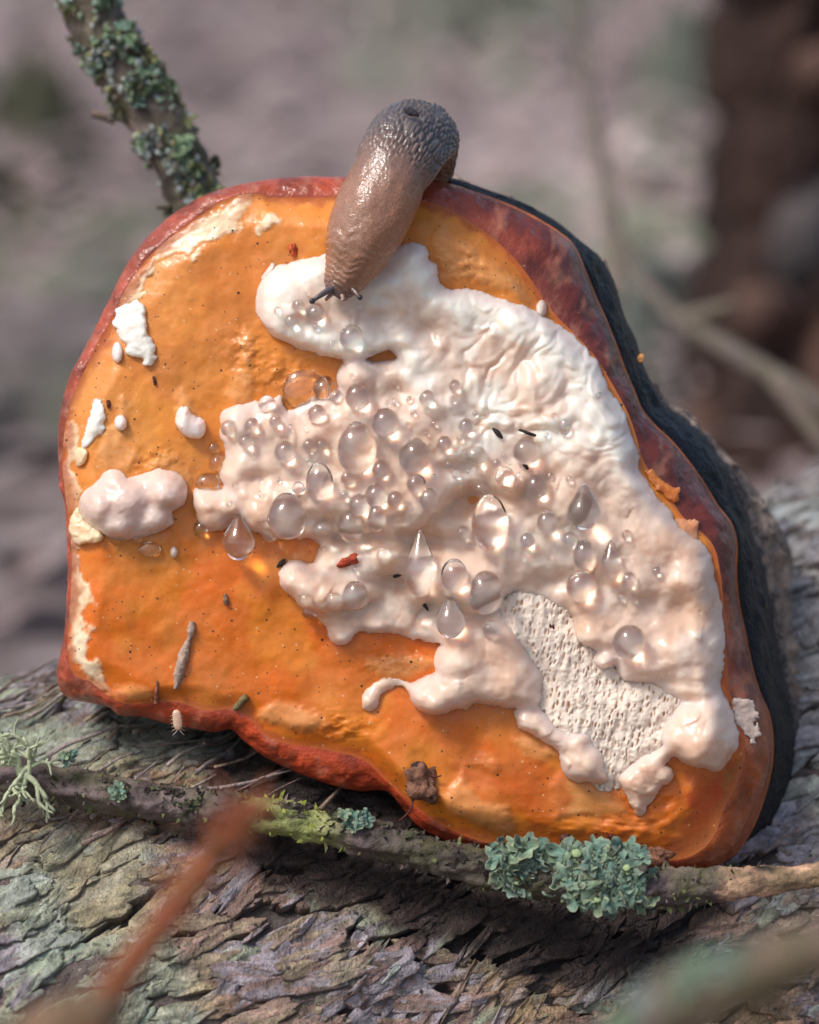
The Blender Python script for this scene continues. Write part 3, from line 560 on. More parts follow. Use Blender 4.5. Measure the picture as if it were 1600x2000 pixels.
def build_mass():
    wob = 5 * fbm(GX / 40, GY / 40, None, 3, 101) + 2 * fbm(GX / 13, GY / 13, None, 2, 102)
    D = np.full(GX.shape, -1e3); Hh = np.zeros(GX.shape); DU = None
    for k, (p, h, R) in POL.items():
        d = polydist(p, GX, GY) + wob
        hh = h * rnd_prof(d, R)
        if k == 'middle': hh = hh * (.72 + .34 * sstep(780, 1030, GY))
        if k == 'lower': hh = hh * (.75 + .3 * sstep(1060, 1180, GY))
        if k == 'upper': DU = d; hh = hh * (.9 + .25 * sstep(600, 690, GY) * sstep(900, 760, GX))
        D = np.maximum(D, d); Hh = np.maximum(Hh, np.where(d > 0, hh, 0))
    for (x, y, rx, ry, h) in BLOBS:
        q = np.hypot((GX - x) / rx, (GY - y) / ry); D = np.maximum(D, (1 - q) * min(rx, ry) + wob * .4)
        Hh = np.maximum(Hh, np.where(q < 1, h * np.sqrt(np.clip(1 - q * q, 0, 1)) ** .8, 0))
    for (x, y, rx, ry, dep) in HOLES: Hh = Hh - dep * np.exp(-((GX - x) / rx) ** 2 - ((GY - y) / ry) ** 2) * sstep(0, 20, D)
    edge = rnd_prof(D, 20)
    Hh = np.minimum(Hh, 12 + 200 * edge); Hb = blur(Hh, 3, 2)
    # lumpy wet relief: soft knobs plus wrinkles on the upper right shoulder
    f1, f2, cid = voronoi(GX / 46 + .5 * fbm(GX / 60, GY / 60, None, 2, 5), GY / 40, 6)
    knob = (1 - sstep(0, .75, f1)) * (cid > .35) * 6
    g1, g2, c2 = voronoi(GX / 19, GY / 17, 8); knob2 = (1 - sstep(0, .6, g1)) * (c2 > .55) * 1.5
    shoulder = sstep(850, 960, GX) * sstep(930, 820, GY)
    qx, qy = GX + 26 * fbm(GX / 70, GY / 70, None, 2, 115), GY + 26 * fbm(GX / 70 + 9, GY / 70, None, 2, 116); wr = np.abs(fbm(qx / 62, qy / 58, None, 3, 111)); wrinkle = (wr - .3) * 17 * shoulder
    rel = (knob + knob2) * (1 - shoulder) + wrinkle + 7 * fbm(GX / 75, GY / 75, None, 3, 113) + .5 * fbm(GX / 14, GY / 14, None, 2, 114)
    H = np.where(D > 0, Hb + rel * edge * .8, 0) - 3
    # colour: chalky white fresh margin, damp flesh pink middle
    whit = np.clip(sstep(95, 20, DU + 18 * fbm(GX / 50, GY / 50, None, 3, 121)) * sstep(-20, 10, DU) * sstep(1050, 800, GY + .3 * (1250 - GX)) + .85 * shoulder * sstep(-.45, .25, fbm(GX / 60, GY / 60, None, 4, 122)) + .35 * sstep(.25, .8, fbm(GX / 90, GY / 90, None, 4, 123)), 0, 1)
    pink = srgb(228, 198, 176); whi = srgb(245, 236, 222); lil = srgb(226, 206, 198)
    c = pink + (whi - pink) * whit[..., None]
    k = (sstep(30, 4, D) * .7)[..., None]; c = c * (1 - k) + lil * k
    k = (.6 * sstep(.1, .6, fbm(GX / 70 + 9, GY / 70, None, 3, 125)) * sstep(700, 800, GY) * (1 - whit))[..., None]; c = c * (1 - k) + k * srgb(222, 180, 150)
    k = (.45 * sstep(1150, 1190, GY) * sstep(1260, 1240, GY) * sstep(660, 700, GX) * sstep(870, 840, GX) * (.5 + .5 * fbm(GX / 12, GY / 12, None, 3, 127)))[..., None]; c = c * (1 - k) + k * srgb(170, 160, 152)
    gxd, gyd = np.gradient(blur(D, 1, 1), WS); gl = np.hypot(gxd, gyd) + 1e-6
    keep = D > -2 * WS
    mv = np.where((D < 0) & keep, -D, 0) / gl
    px = GX + gxd / gl * np.minimum(mv * gl, 2 * WS); py = GY + gyd / gl * np.minimum(mv * gl, 2 * WS)
    fz = face_full(px, py); Z = fz + H
    Z = np.where(D < 0, fz - 6, Z)
    PYs = py + .16 * np.clip(H, 0, None)
    n0, n1 = GX.shape; F = gridR(n0, n1); kf = keep.ravel()[F].all(1) & (D.ravel()[F] > 0).any(1); F = F[kf]
    used = np.unique(F); remap = -np.ones(n0 * n1, int); remap[used] = np.arange(len(used))
    V = at(px, PYs, Z).reshape(-1, 3)[used]
    obj('white_growth', V, remap[F], M_WHITE, fungus, c.reshape(-1, 3)[used])
    return np.where(D > 0, Z, fz)
MZ = build_mass()
def surf_z(x, y):
    i = int((x - WX0) / WS); j = int((y - WY0) / WS)
    if 0 <= i < MZ.shape[0] and 0 <= j < MZ.shape[1]: return float(MZ[max(0, i - 2):i + 3, max(0, j - 2):j + 3].mean())
    return float(face_full(np.array(float(x)), np.array(float(y))))
def build_pores():
    poly = [(975, 1170), (1060, 1150), (1125, 1185), (1140, 1240), (1180, 1270), (1235, 1290), (1255, 1318), (1310, 1330), (1360, 1365), (1330, 1440), (1320, 1470), (1270, 1490), (1230, 1530), (1170, 1545), (1130, 1480), (1090, 1450), (1050, 1400), (1045, 1300), (990, 1265), (965, 1230)]
    s = 1.5; X, Y = np.meshgrid(np.arange(955, 1350, s), np.arange(1140, 1555, s), indexing='ij'); D = polydist(poly, X, Y)
    u = (X - 1100) * math.cos(.16) + (Y - 1300) * math.sin(.16); v = -(X - 1100) * math.sin(.16) + (Y - 1300) * math.cos(.16)
    u = u + 3 * fbm(X / 40, Y / 40, None, 2, 131)
    f1, f2, cid = voronoi(u / 7.5, v / 20, 14, 1.0); pit = sstep(.36, .12, f1 + .12 * noise(X / 9, Y / 9, None, 4)) * (cid > .3) * (.35 + .65 * _h(np.floor(cid * 997), cid * 0, cid * 0, 3))
    base = 10 + 8 * sstep(0, 40, D) + 5 * fbm(X / 60, Y / 60, None, 3, 133) + 1.0 * np.sin(u / 10.5 * 2 * np.pi * .5 + 2 * fbm(X / 50, Y / 50, None, 2, 6))
    Z = face_full(X, Y) + np.where(D > 0, base - 6 * pit + 1.2 * fbm(X / 6, Y / 6, None, 2, 134), -10)
    c = srgb(230, 213, 196) * np.ones(X.shape + (1,)); k = (pit * (.55 + .45 * cid))[..., None]; c = c * (1 - k * .8) + srgb(196, 150, 112) * k * .8
    F = gridR(*X.shape); kf = (D.ravel()[F] > -4).all(1); F = F[kf]; used = np.unique(F); rm = -np.ones(X.size, int); rm[used] = np.arange(len(used))
    obj('open_pores', at(X, Y, Z).reshape(-1, 3)[used], rm[F], M_PORE, fungus, c.reshape(-1, 3)[used])
build_pores()
def patch(name, polys, cin, s=1.8, wob=2.0, mat=None, cvar=.06, sag=.16, seed=0, blobs=(), bump=1.8):
    """a small rounded growth standing on the orange face"""
    allp = np.array([q for p, h, R in polys for q in p] + [(x + sx * r, y + sy * r2) for x, y, r, r2, h in blobs for sx, sy in ((-1, -1), (1, 1))], float)
    x0, y0 = allp.min(0) - 8; x1, y1 = allp.max(0) + 8
    X, Y = np.meshgrid(np.arange(x0, x1, s), np.arange(y0, y1, s), indexing='ij'); wb = wob * fbm(X / 14 + seed, Y / 14, None, 3, 141)
    D = np.full(X.shape, -1e3); H = np.zeros(X.shape)
    for p, h, R in polys: d = polydist(p, X, Y) + wb; D = np.maximum(D, d); H = np.maximum(H, np.where(d > 0, h * rnd_prof(d, R), 0))
    for (x, y, rx, ry, h) in blobs:
        q = np.hypot((X - x) / rx, (Y - y) / ry); D = np.maximum(D, (1 - q) * min(rx, ry)); H = np.maximum(H, np.where(q < 1, h * np.sqrt(np.clip(1 - q * q, 0, 1)), 0))
    H = blur(H, 5 if len(blobs) > 3 else 1, 2 if len(blobs) > 3 else 1) + bump * fbm(X / 22 + seed, Y / 22, None, 3, 143) * rnd_prof(D, 12)
    gx_, gy_ = np.gradient(D, s); gl = np.hypot(gx_, gy_) + 1e-6; keep = D > -2 * s; mv = np.clip(np.where(D < 0, -D, 0), 0, 2 * s)
    px, py = X + gx_ / gl * mv, Y + gy_ / gl * mv; fz = face_full(px, py); Z = np.where(D < 0, fz - 5, fz + H)
    F = gridR(*X.shape); kf = keep.ravel()[F].all(1) & (D.ravel()[F] > 0).any(1); F = F[kf]; used = np.unique(F); rm = -np.ones(X.size, int); rm[used] = np.arange(len(used))
    c = np.array(cin) * (1 + cvar * fbm(X / 20, Y / 20, None, 3, 145)[..., None])
    obj(name, at(px, py + sag * np.clip(H, 0, None), Z).reshape(-1, 3)[used], rm[F], mat or M_WHITE, fungus, c.reshape(-1, 3)[used])
W_ = srgb(234, 220, 212); PK = srgb(224, 198, 184); TN = srgb(230, 178, 132)
patch('growth_lump', [([(155, 985), (163, 962), (188, 938), (215, 915), (250, 932), (290, 918), (320, 915), (350, 935), (366, 960), (360, 985), (330, 1002), (338, 1020), (300, 1040), (250, 1052), (210, 1044), (172, 1020)], 34, 26)], PK, blobs=[(325, 955, 42, 40, 66), (192, 985, 38, 40, 56), (248, 975, 46, 44, 60), (300, 1008, 38, 30, 52), (232, 1018, 44, 32, 54), (222, 936, 26, 22, 42)], seed=1)
patch('growth_lump', [([(342, 815), (350, 797), (366, 793), (378, 808), (398, 820), (402, 845), (388, 858), (366, 855), (350, 842)], 34, 24)], W_, seed=2, bump=1)
patch('growth_lump', [([(222, 640), (226, 610), (245, 592), (272, 588), (285, 610), (290, 650), (306, 675), (302, 706), (288, 716), (270, 700), (250, 690), (238, 665)], 15, 16)], srgb(240, 232, 220), seed=3, bump=2.5, wob=4)
patch('growth_lump', [], W_, blobs=[(229, 688, 11, 21, 20)], seed=4, bump=1)
patch('growth_lump', [], W_, blobs=[(236, 825, 13, 16, 22)], seed=5, bump=1)
patch('growth_lump', [([(156, 872), (166, 835), (180, 790), (192, 776), (203, 790), (205, 836), (186, 856), (170, 878)], 9, 12)], srgb(240, 230, 218), seed=6, bump=3, wob=4)
patch('growth_lump', [([(134, 1020), (150, 990), (165, 1010), (200, 1042), (196, 1056), (170, 1062), (145, 1060)], 22, 16)], srgb(240, 206, 168), seed=7, bump=6)
patch('growth_lump', [([(142, 880), (160, 870), (172, 885), (165, 905), (148, 908)], 14, 12)], srgb(236, 196, 158), seed=8)
patch('growth_lump', [], PK, blobs=[(340, 1078, 8, 12, 12)], seed=9, bump=1)
patch('growth_lump', [], PK, blobs=[(1058, 602, 11, 17, 20)], seed=10, bump=1)
patch('growth_lump', [([(510, 545), (520, 525), (535, 512), (538, 525), (522, 548)], 12, 8)], PK, seed=11, bump=1)
patch('growth_lump', [([(1425, 1370), (1450, 1355), (1470, 1375), (1480, 1410), (1492, 1440), (1470, 1445), (1445, 1420), (1430, 1395)], 5, 14)], srgb(196, 176, 164), seed=12, bump=3, wob=9)
patch('tan_fold', [([(1308, 1010), (1340, 1012), (1366, 1018), (1362, 1050), (1370, 1072), (1340, 1050), (1318, 1036)], 12, 16)], srgb(214, 146, 104), seed=13, bump=3, wob=4)
patch('tan_fold', [([(1256, 915), (1285, 925), (1310, 945), (1328, 960), (1322, 985), (1300, 970), (1275, 945)], 9, 14)], srgb(200, 116, 52), seed=14, bump=3, wob=4)

# ------------------------------------------------------------------ guttation drops
DROPS = [(597, 761, 45, 40), (635, 758, 24, 24), (657, 774, 13, 13), (699, 774, 25, 27), (753, 825, 28, 29), (697, 874, 39, 52), (811, 889, 32, 34), (868, 866, 15, 15), (557, 883, 22, 23), (538, 822, 13, 13), (492, 830, 15, 15), (480, 861, 15, 15), (522, 789, 18, 17), (447, 836, 16, 17), (417, 875, 12, 12), (425, 903, 18, 19), (406, 942, 26, 20), (392, 1031, 15, 15),
    (561, 1008, 39, 46), (528, 1040, 18, 19), (624, 940, 27, 38), (603, 868, 12, 12), (628, 868, 13, 13), (620, 808, 19, 19), (583, 952, 12, 12), (680, 933, 16, 16), (672, 967, 10, 10), (735, 967, 23, 24), (772, 975, 16, 17), (703, 986, 22, 22), (744, 917, 18, 18), (813, 945, 20, 20), (838, 975, 18, 22), (686, 1027, 26, 33), (736, 1011, 18, 27), (630, 1036, 20, 20), (652, 1045, 10, 10), (750, 1086, 16, 16), (694, 1163, 26, 31), (653, 1173, 16, 17), (598, 1170, 15, 15), (605, 1195, 16, 15),
    (888, 1124, 28, 33), (949, 1158, 33, 44), (960, 1228, 18, 18), (1028, 880, 28, 28), (911, 833, 16, 16), (889, 753, 12, 12), (835, 777, 16, 16), (930, 889, 22, 18), (1047, 949, 25, 26), (986, 930, 19, 19), (971, 905, 9, 9), (942, 955, 16, 16), (957, 1020, 36, 56), (1069, 1020, 21, 24), (1114, 1053, 16, 15), (1142, 1083, 22, 30), (1136, 1145, 30, 32), (1224, 1044, 10, 10), (1230, 1133, 16, 17), (1214, 1166, 9, 9), (1238, 1168, 9, 9), (1229, 1252, 33, 33), (1103, 833, 12, 17), (1283, 1115, 9, 8), (1030, 1055, 15, 15), (905, 1040, 14, 14), (917, 1067, 8, 8),
    (617, 610, 19, 19), (686, 657, 24, 24), (569, 626, 14, 14), (583, 596, 13, 12), (544, 607, 9, 9), (649, 672, 8, 8), (702, 598, 8, 8), (617, 638, 7, 7), (230, 1047, 18, 14), (268, 1050, 12, 11), (292, 1072, 22, 14)]
TEARS = [(466, 1052, 33, 1002, 1095, 70), (821, 1110, 34, 1035, 1167, 60), (880, 1208, 31, 1162, 1247, 62), (1141, 995, 36, 944, 1036, 40), (1194, 1108, 23, 1055, 1138, 40)]
BIGLAB = {(597, 761): 'broad flattened clear drop lying on bare orange between two white lobes', (697, 874): 'large tall clear drop with bright patch in the middle of the white growth', (561, 1008): 'large clear drop hanging at the underside of the left white lobe', (957, 1020): 'long clear drop hanging in front of a hollow in the white growth', (949, 1158): 'fat clear drop hanging above the open pores', (1229, 1252): 'large round amber drop alone on the right white lobe above the pores', (811, 889): 'large round clear drop beside a dark hollow in the white growth', (1136, 1145): 'round clear drop wedged in the notch above the open pores', (1028, 880): 'round clear drop with a black needle across its top', (686, 657): 'round clear drop below the head of the slug', (406, 942): 'squat orange tinted drop on a pale lump at the left of the white growth', (392, 1031): 'small orange tinted bead left of the hanging teardrop', (635, 758): 'orange tinted bead overlapping the broad flattened drop', (292, 1072): 'flat drop under the pale lump on the orange face', (694, 1163): 'round clear drop on the lower white lobe with a smaller bead beside it', (960, 1228): 'small clear bead tucked under the fat drop above the open pores', (557, 883): 'clear bead with a black speck inside on the left white lobe'}
MEDLAB = {(699, 774): 'round clear drop on the white growth right of the orange tinted bead', (753, 825): 'round clear drop up and right of the tall bright patched drop', (624, 940): 'pear shaped clear drop between the black specked bead and the large hanging drop', (735, 967): 'clear drop on top of a tight cluster of beads in the white growth', (703, 986): 'clear drop at the left of the tight cluster of beads', (838, 975): 'egg shaped drop below the large round drop by the hollow', (686, 1027): 'dark tinted drop in the crease between middle and lower white lobes', (736, 1011): 'narrow drop in the crease beside the dark tinted drop', (888, 1124): 'clear drop between the long teardrop and the fat drop above the pores', (930, 889): 'wide low drop at the edge of the dark hollow', (1047, 949): 'round clear drop below the drop with the black needle', (1069, 1020): 'pale drop right of the long drop hanging before the hollow', (1142, 1083): 'tall drop standing just above the drop wedged in the notch'}
def drop_mesh(rx, ry, rz, sd, tear=None):
    nu, nv = 22, 30
    a = np.linspace(0.0, np.pi, nu); b = np.linspace(0, 2 * np.pi, nv, endpoint=False); A_, B_ = np.meshgrid(a, b, indexing='ij')
    if tear is None:
        x, y, z = np.sin(A_) * np.cos(B_), np.cos(A_), np.sin(A_) * np.sin(B_)
        w = 1 + .05 * noise(x * 1.3 + sd, y * 1.3, z * 1.3, 3); sq = 1 - .10 * y
        V = np.stack([x * rx * w * sq, y * ry * w, z * rz * w * sq], -1)
    else:
        top, bot = tear; t = (1 - np.cos(A_)) / 2          # 0 top .. 1 bottom
        prof = np.sqrt(np.clip(t * (1 - t), 0, 1)) * 2 * (.50 + .58 * sstep(0, .72, t)) * .94
        y = top + (bot - top) * t; V = np.stack([prof * rx * np.cos(B_), y, prof * rz * np.sin(B_)], -1)
    V = V[1:-1]; top_, bot_ = V[0].mean(0), V[-1].mean(0)
    if tear is not None: top_ = np.array([0, tear[0], 0]); bot_ = np.array([0, tear[1], 0])
    else: top_ = np.array([0, ry * .985, 0]); bot_ = np.array([0, -ry * 1.0, 0])
    n = (nu - 2) * nv; Vf = np.concatenate([V.reshape(-1, 3), [top_, bot_]])
    i = np.arange(nv); j = (i + 1) % nv
    return Vf, [gridR(nu - 2, nv, wv=True), np.stack([np.full(nv, n), i, j], 1)[:, ::-1], np.stack([np.full(nv, n + 1), n - nv + j, n - nv + i], 1)[:, ::-1]]
def add_drop(x, y, rx, ry, label, group, lift=.72, tear=None, z=None):
    rz = min(rx, ry) * (1.0 if tear else .95)
    if (x, y) == (597, 761): rz = 16
    if (x, y) == (292, 1072): rz = 9
    V, F = drop_mesh(rx, ry, rz, x % 37, None if tear is None else (y - tear[0], y - tear[1]))
    zz = (surf_z(x, y) if z is None else z) + rz * lift
    W = at(x + V[:, 0], y - V[:, 1], zz + V[:, 2])
    o = obj('water_drop', W, F, M_DROP, None, None, True, P(float(x), float(y), zz)); tag(o, label, 'water drop', group)
for (x, y, rx, ry) in DROPS:
    if (x, y) in BIGLAB: add_drop(x, y, rx, ry, BIGLAB[(x, y)], 'drops on the fungus', .35 if rx > 40 else .7)
    elif (x, y) in MEDLAB: add_drop(x, y, rx, ry, MEDLAB[(x, y)], 'drops on the fungus')
    elif y < 690: add_drop(x, y, rx, ry, 'small clear bead on the upper white lobe near the slug head', 'beads near the slug', .65)
    elif max(rx, ry) >= 22: add_drop(x, y, rx, ry, 'medium clear drop among the crowded drops on the white growth', 'medium drops on the white growth')
    elif y > 1040 and x < 400: add_drop(x, y, rx, ry, 'small clear bead under the pale lump on the left of the face', 'beads under the left lump', .5)
    else: add_drop(x, y, rx, ry, 'small clear bead on the damp white growth below the slug', 'small beads on the white growth', .65)
for (x, y, rx, t, b, lz), lab in zip(TEARS, ['dark teardrop hanging in front of bare orange at the left lobe', 'long clear teardrop running down the lower white lobe', 'clear teardrop hanging just above the pale drooping lobe', 'bright clear teardrop alone on the right white slope', 'narrow clear teardrop below the bright teardrop on the right']):
    add_drop(x, y, rx, (b - t) / 2, lab, 'drops on the fungus', .6, (t, b), max(surf_z(x, t + 8), surf_z(x, y)) if lz else None)
k = 0
occ = [(d[0], d[1], max(d[2:4])) for d in DROPS] + [(t[0], t[1], 40) for t in TEARS]
while k < 52:
    x, y = rnd.uniform(450, 1250), rnd.uniform(720, 1200); r = rnd.uniform(4, 9)
    if rnd.random() > math.exp(-((x - 760) / 260) ** 2 - ((y - 930) / 140) ** 2): continue
    if any(math.hypot(x - a, y - b) < c + r for a, b, c in occ): continue
    i, j = int((x - WX0) / WS), int((y - WY0) / WS)
    if MZ[i, j] - face_full(np.array(x), np.array(y)) < 15: continue
    occ.append((x, y, r)); add_drop(x, y, r, r, 'tiny clear bead scattered among larger drops on the white growth', 'tiny beads on the white growth', .5); k += 1

# ------------------------------------------------------------------ slug
def build_slug():
    base = [(792, 410, -170, 46), (802, 362, -180, 62), (812, 312, -150, 76), (810, 274, -72, 83), (787, 300, 6, 80), (761, 348, 46, 74), (737, 400, 66, 73), (715, 450, 74, 69), (695, 500, 76, 59), (678, 535, 76, 46), (665, 560, 74, 34), (655, 578, 72, 20)]
    n, nv = 300, 190
    q = catmull(np.array(base, float), n); C = at(q[:, 0], q[:, 1], q[:, 2]); R = q[:, 3] * PX
    T, N, B = frames(C, FWD)
    # keep the dorsal side turned outwards from the arch
    a = np.linspace(0, 2 * np.pi, nv, endpoint=False); s = np.linspace(0, 1, n)
    S, Aa = np.meshgrid(s, a, indexing='ij')
    mant = sstep(.42, .47, S + .03 * np.cos(Aa * 2) + .015 * noise(Aa * 3, S * 9, None, 3)) * (1 - sstep(.80, .9, S) * .6)
    rear = 1 - sstep(.40, .47, S)
    sc = 60
    # long tubercles on the hind body, fine rows of granules on the mantle
    f1, f2, c1 = voronoi(S * 44 + .5 * noise(S * 20, Aa * 3, None, 2), Aa / (2 * np.pi) * 64, 5); tub = sstep(.02, .42, f2 - f1)
    g1, g2, c2 = voronoi(S * 165, Aa / (2 * np.pi) * 110 + .4 * np.sin(S * 60), 9); gran = sstep(.02, .5, g2 - g1)
    r = R[:, None] * (1 + .07 * mant * (1 - sstep(.72, .8, S))) + PX * (6.0 * tub * rear + 1.0 * gran * (1 - rear)) + PX * (2.0 * fbm(S * 14, np.cos(Aa) * 2, np.sin(Aa) * 2, 3, 7)) + PX * 2.2 * np.sin(S * 190 + 2 * np.cos(Aa) + 5 * noise(S * 9, Aa * 2, None, 8)) * (1 - rear) * sstep(.55, .75, S) * .35
    ca, sa = np.cos(Aa), np.sin(Aa)
    flat = .735 + .185 * np.tanh(ca * 4)
    V = C[:, None] + (r * ca * flat)[..., None] * N[:, None] + (r * sa)[..., None] * B[:, None]
    rc = np.array([.12, .10, .095]); mc = np.array([.42, .19, .10]); hc = np.array([.16, .105, .09])
    w = sstep(.36, .56, S)[..., None]; c = rc * (1 - w) + mc * w; w = sstep(.84, .98, S)[..., None]; c = c * (1 - w) + hc * w
    c = c * (.72 + .38 * tub[..., None] * rear[..., None] + .38 * gran[..., None] * (1 - rear[..., None]))
    dk = sstep(.55, 1.0, ca)[..., None] * (1 - rear[..., None]) * .35; c = c * (1 - dk) + dk * np.array([.20, .14, .12])
    edge = (1 - sstep(-.55, -.1, ca))[..., None] * .6; c = c * (1 - edge) + edge * np.array([.36, .20, .12])
    root = empty('slug', P(690., 560., 40.), 'brown slug crawling down over the fungus rim to the white growth', 'slug')
    obj('body', V.reshape(-1, 3), gridR(n, nv, wv=True), M_SLUG, root, c.reshape(-1, 3))
    def tentacle(pts, r0, r1, tip, name, col):
        Cc = catmull([at(*map(np.array, map(float, p))) for p in pts], 16); rr = np.linspace(r0, r1, 16); rr[-3:] = [r1, tip, tip * .8]
        v, f = tube(Cc, rr * PX, 14, ref=-FWD); o = obj(name, v, f, M_SLUG, root, np.array(col))
        if name == 'eye_tentacle': v, f = ball(Cc[-1], tip * 1.15 * PX, nu=8, nv=12); obj('eye', v, f, M_SLUG, o, np.array([.03, .025, .03]))
    tentacle([(652, 562, 92), (640, 568, 100), (624, 578, 108), (610, 588, 112)], 8, 4, 5.5, 'eye_tentacle', (.09, .075, .08))
    tentacle([(680, 560, 94), (690, 566, 104), (697, 574, 112), (703, 581, 116)], 6, 3.6, 5, 'eye_tentacle', (.13, .09, .08))
    tentacle([(668, 575, 94), (670, 582, 100), (669, 588, 103)], 5, 3.6, 4, 'lower_tentacle', (.30, .19, .15))
    tentacle([(648, 574, 92), (640, 582, 98), (636, 586, 100)], 4.5, 3, 3.6, 'lower_tentacle', (.26, .17, .14))
    return V
SLUGV = build_slug()

# ------------------------------------------------------------------ small debris
def chunk(name, x, y, z, lx, ly, lz, rot, col, label, cat, seed, group=None, bump=.3, nu=16, nv=22):
    v, f = ball(np.zeros(3), lx, ly, lz, nu, nv, bump, seed); c, s = math.cos(rot), math.sin(rot)
    px = v[:, 0] * c - v[:, 1] * s; py = v[:, 0] * s + v[:, 1] * c
    W = at(x + px, y + py, z + v[:, 2]); C = np.array(col) * (1 + .4 * fbm(v[:, 0] / 5, v[:, 1] / 5, v[:, 2] / 5, 3, seed)[:, None])
    return tag(obj(name, W, f, M_DEBRIS, None, C), label, cat, group)
def zsurf(x, y): return surf_z(x, y)
for i, (x, y, l, w, r, lab) in enumerate([(972, 846, 13, 5, .9, 'short black needle scrap lying on the white growth left of a round drop'), (1032, 846, 20, 3.5, .35, 'long black needle scrap touching the top of a round drop'), (1027, 911, 8, 4, .9, 'tiny black scrap just below a round drop on white growth'), (829, 1181, 14, 4, 1.0, 'black needle scrap beside the teardrop on the lower lobe'), (779, 1122, 13, 4.5, -.4, 'black scrap at the left of the long teardrop'), (549, 1100, 11, 5, -.8, 'dark scrap on orange beside the lower white lobe')]):
    chunk('needle_scrap', x, y, zsurf(x, y) + 5, l, w, w, r, (.025, .02, .02), lab, 'plant scrap', 200 + i, 'dark scraps on the fungus', .2)
chunk('red_flake', 680, 1096, zsurf(680, 1096) + 4, 19, 10, 5, -.4, srgb(170, 62, 30), 'small rust red flake on the lower white lobe', 'flake', 220, None, .45)
chunk('red_flake', 572, 488, zsurf(572, 488) + 3, 8, 13, 5, .1, srgb(190, 80, 40), 'small rust red flake on orange left of the slug', 'flake', 221, None, .4)
chunk('red_flake', 1077, 1226, zsurf(1077, 1226) + 18, 8, 5, 4, .5, srgb(80, 25, 20), 'tiny dark red flake on the open pores', 'flake', 222, None, .4)
def build_slug_scrap():
    V = SLUGV.reshape(-1, 3); x, y = topx(V); near = np.argsort((x - 803) ** 2 + (y - 219) ** 2)[:400]; p = V[near]; k = np.argmin((p - CAM) @ FWD); P0 = p[k]; z = (DIST - (P0 - CAM) @ FWD) / PX
    v, f = ball(np.zeros(3), 16, 7, 3, 10, 18, .35, 5); c, s = math.cos(.45), math.sin(.45)
    W = at(803 + v[:, 0] * c - v[:, 1] * s, 218 + v[:, 0] * s + v[:, 1] * c, z + 4 + v[:, 2]); tag(obj('leaf_scrap', W, f, M_DEBRIS, None, np.array([.035, .03, .04])), 'dark scrap stuck on the back of the slug', 'plant scrap')
build_slug_scrap()
def stick(name, pts, rad, col, label, cat, seed, mat=M_DEBRIS):
    pts = [(x, y, zsurf(x, y) + dz) for x, y, dz in pts]; q = catmull(np.array(pts, float), 30); C = at(q[:, 0], q[:, 1], q[:, 2]); rr = np.interp(np.linspace(0, 1, 30), np.linspace(0, 1, len(rad)), rad) * PX
    v, f = tube(C, rr, 12, ref=-FWD, bump=lambda v: .25 * fbm(v[..., 0] / 4e-4, v[..., 1] / 4e-4, v[..., 2] / 4e-4, 3, seed)); return tag(obj(name, v, f, mat, None, np.array(col)), label, cat)
stick('plant_fragment', [(375, 1214, 4), (372, 1240, 5), (362, 1270, 5), (352, 1305, 5), (343, 1346, 4)], [5, 9, 4, 9, 11, 10, 4], srgb(176, 152, 134), 'long pale grey plant fragment stuck on the lower orange face', 'plant scrap', 31)
stick('plant_fragment', [(440, 1160, 3), (441, 1172, 4), (443, 1182, 3)], [3, 5, 3], srgb(128, 98, 78), 'short grey crumb on orange above the long pale fragment', 'plant scrap', 32)
stick('plant_fragment', [(307, 1330, 3), (306, 1350, 4), (305, 1372, 3)], [2, 4, 5], srgb(150, 96, 76), 'thin brown fragment low on the orange face above the insect', 'plant scrap', 33)
stick('plant_fragment', [(458, 1386, 6), (468, 1375, 8), (482, 1360, 6)], [5, 7, 8], srgb(120, 104, 66), 'mossy grey crumb at the lower red rim', 'plant scrap', 34)
stick('plant_fragment', [(300, 735, 2), (302, 745, 3), (303, 752, 2)], [2, 3.5, 2], srgb(70, 40, 30), 'tiny brown crumb under the white lump on upper left', 'plant scrap', 35)
stick('plant_fragment', [(211, 782, 2), (212, 790, 3), (213, 797, 2)], [3, 4, 2.5], srgb(90, 34, 24), 'tiny dark red crumb near the left margin', 'plant scrap', 36)
def build_bark_chip():
    z = zsurf(820, 1525); root = empty('bark_chip', P(822., 1530., z), 'rough brown bark chip clinging to the lower rim of fungus', 'bark chip')
    v, f = ball(np.zeros(3), 29, 33, 16, 26, 34, .5, 301); W = at(824 + v[:, 0], 1530 + v[:, 1], z + 10 + v[:, 2]); c = srgb(124, 84, 64) * (1 + .5 * fbm(v[:, 0] / 9, v[:, 1] / 9, None, 3, 5)[:, None]); obj('body', W, f, M_DEBRIS, root, c)
    v, f = ball(np.zeros(3), 14, 9, 8, 12, 16, .5, 303); obj('dark_knob', at(816 + v[:, 0], 1496 + v[:, 1], z + 14 + v[:, 2]), f, M_DEBRIS, root, srgb(60, 40, 34))
    for pts in ([(842, 1515, z + 14), (852, 1517, z + 16), (862, 1515, z + 17)], [(806, 1560, z + 10), (803, 1580, z + 16), (790, 1595, z + 12), (778, 1604, z + 4)]):
        q = catmull(np.array(pts, float), 14); v, f = tube(at(q[:, 0], q[:, 1], q[:, 2]), np.linspace(2.6, 1.4, 14) * PX, 8, ref=-FWD); obj('fibre', v, f, M_DEBRIS, root, srgb(92, 44, 34))
build_bark_chip()
chunk('bark_crumb', 1285, 1672, zsurf(1285, 1660) + 16, 24, 16, 12, .3, srgb(132, 88, 64), 'brown bark crumb at the fungus base behind the lichen', 'bark crumb', 310, None, .5)
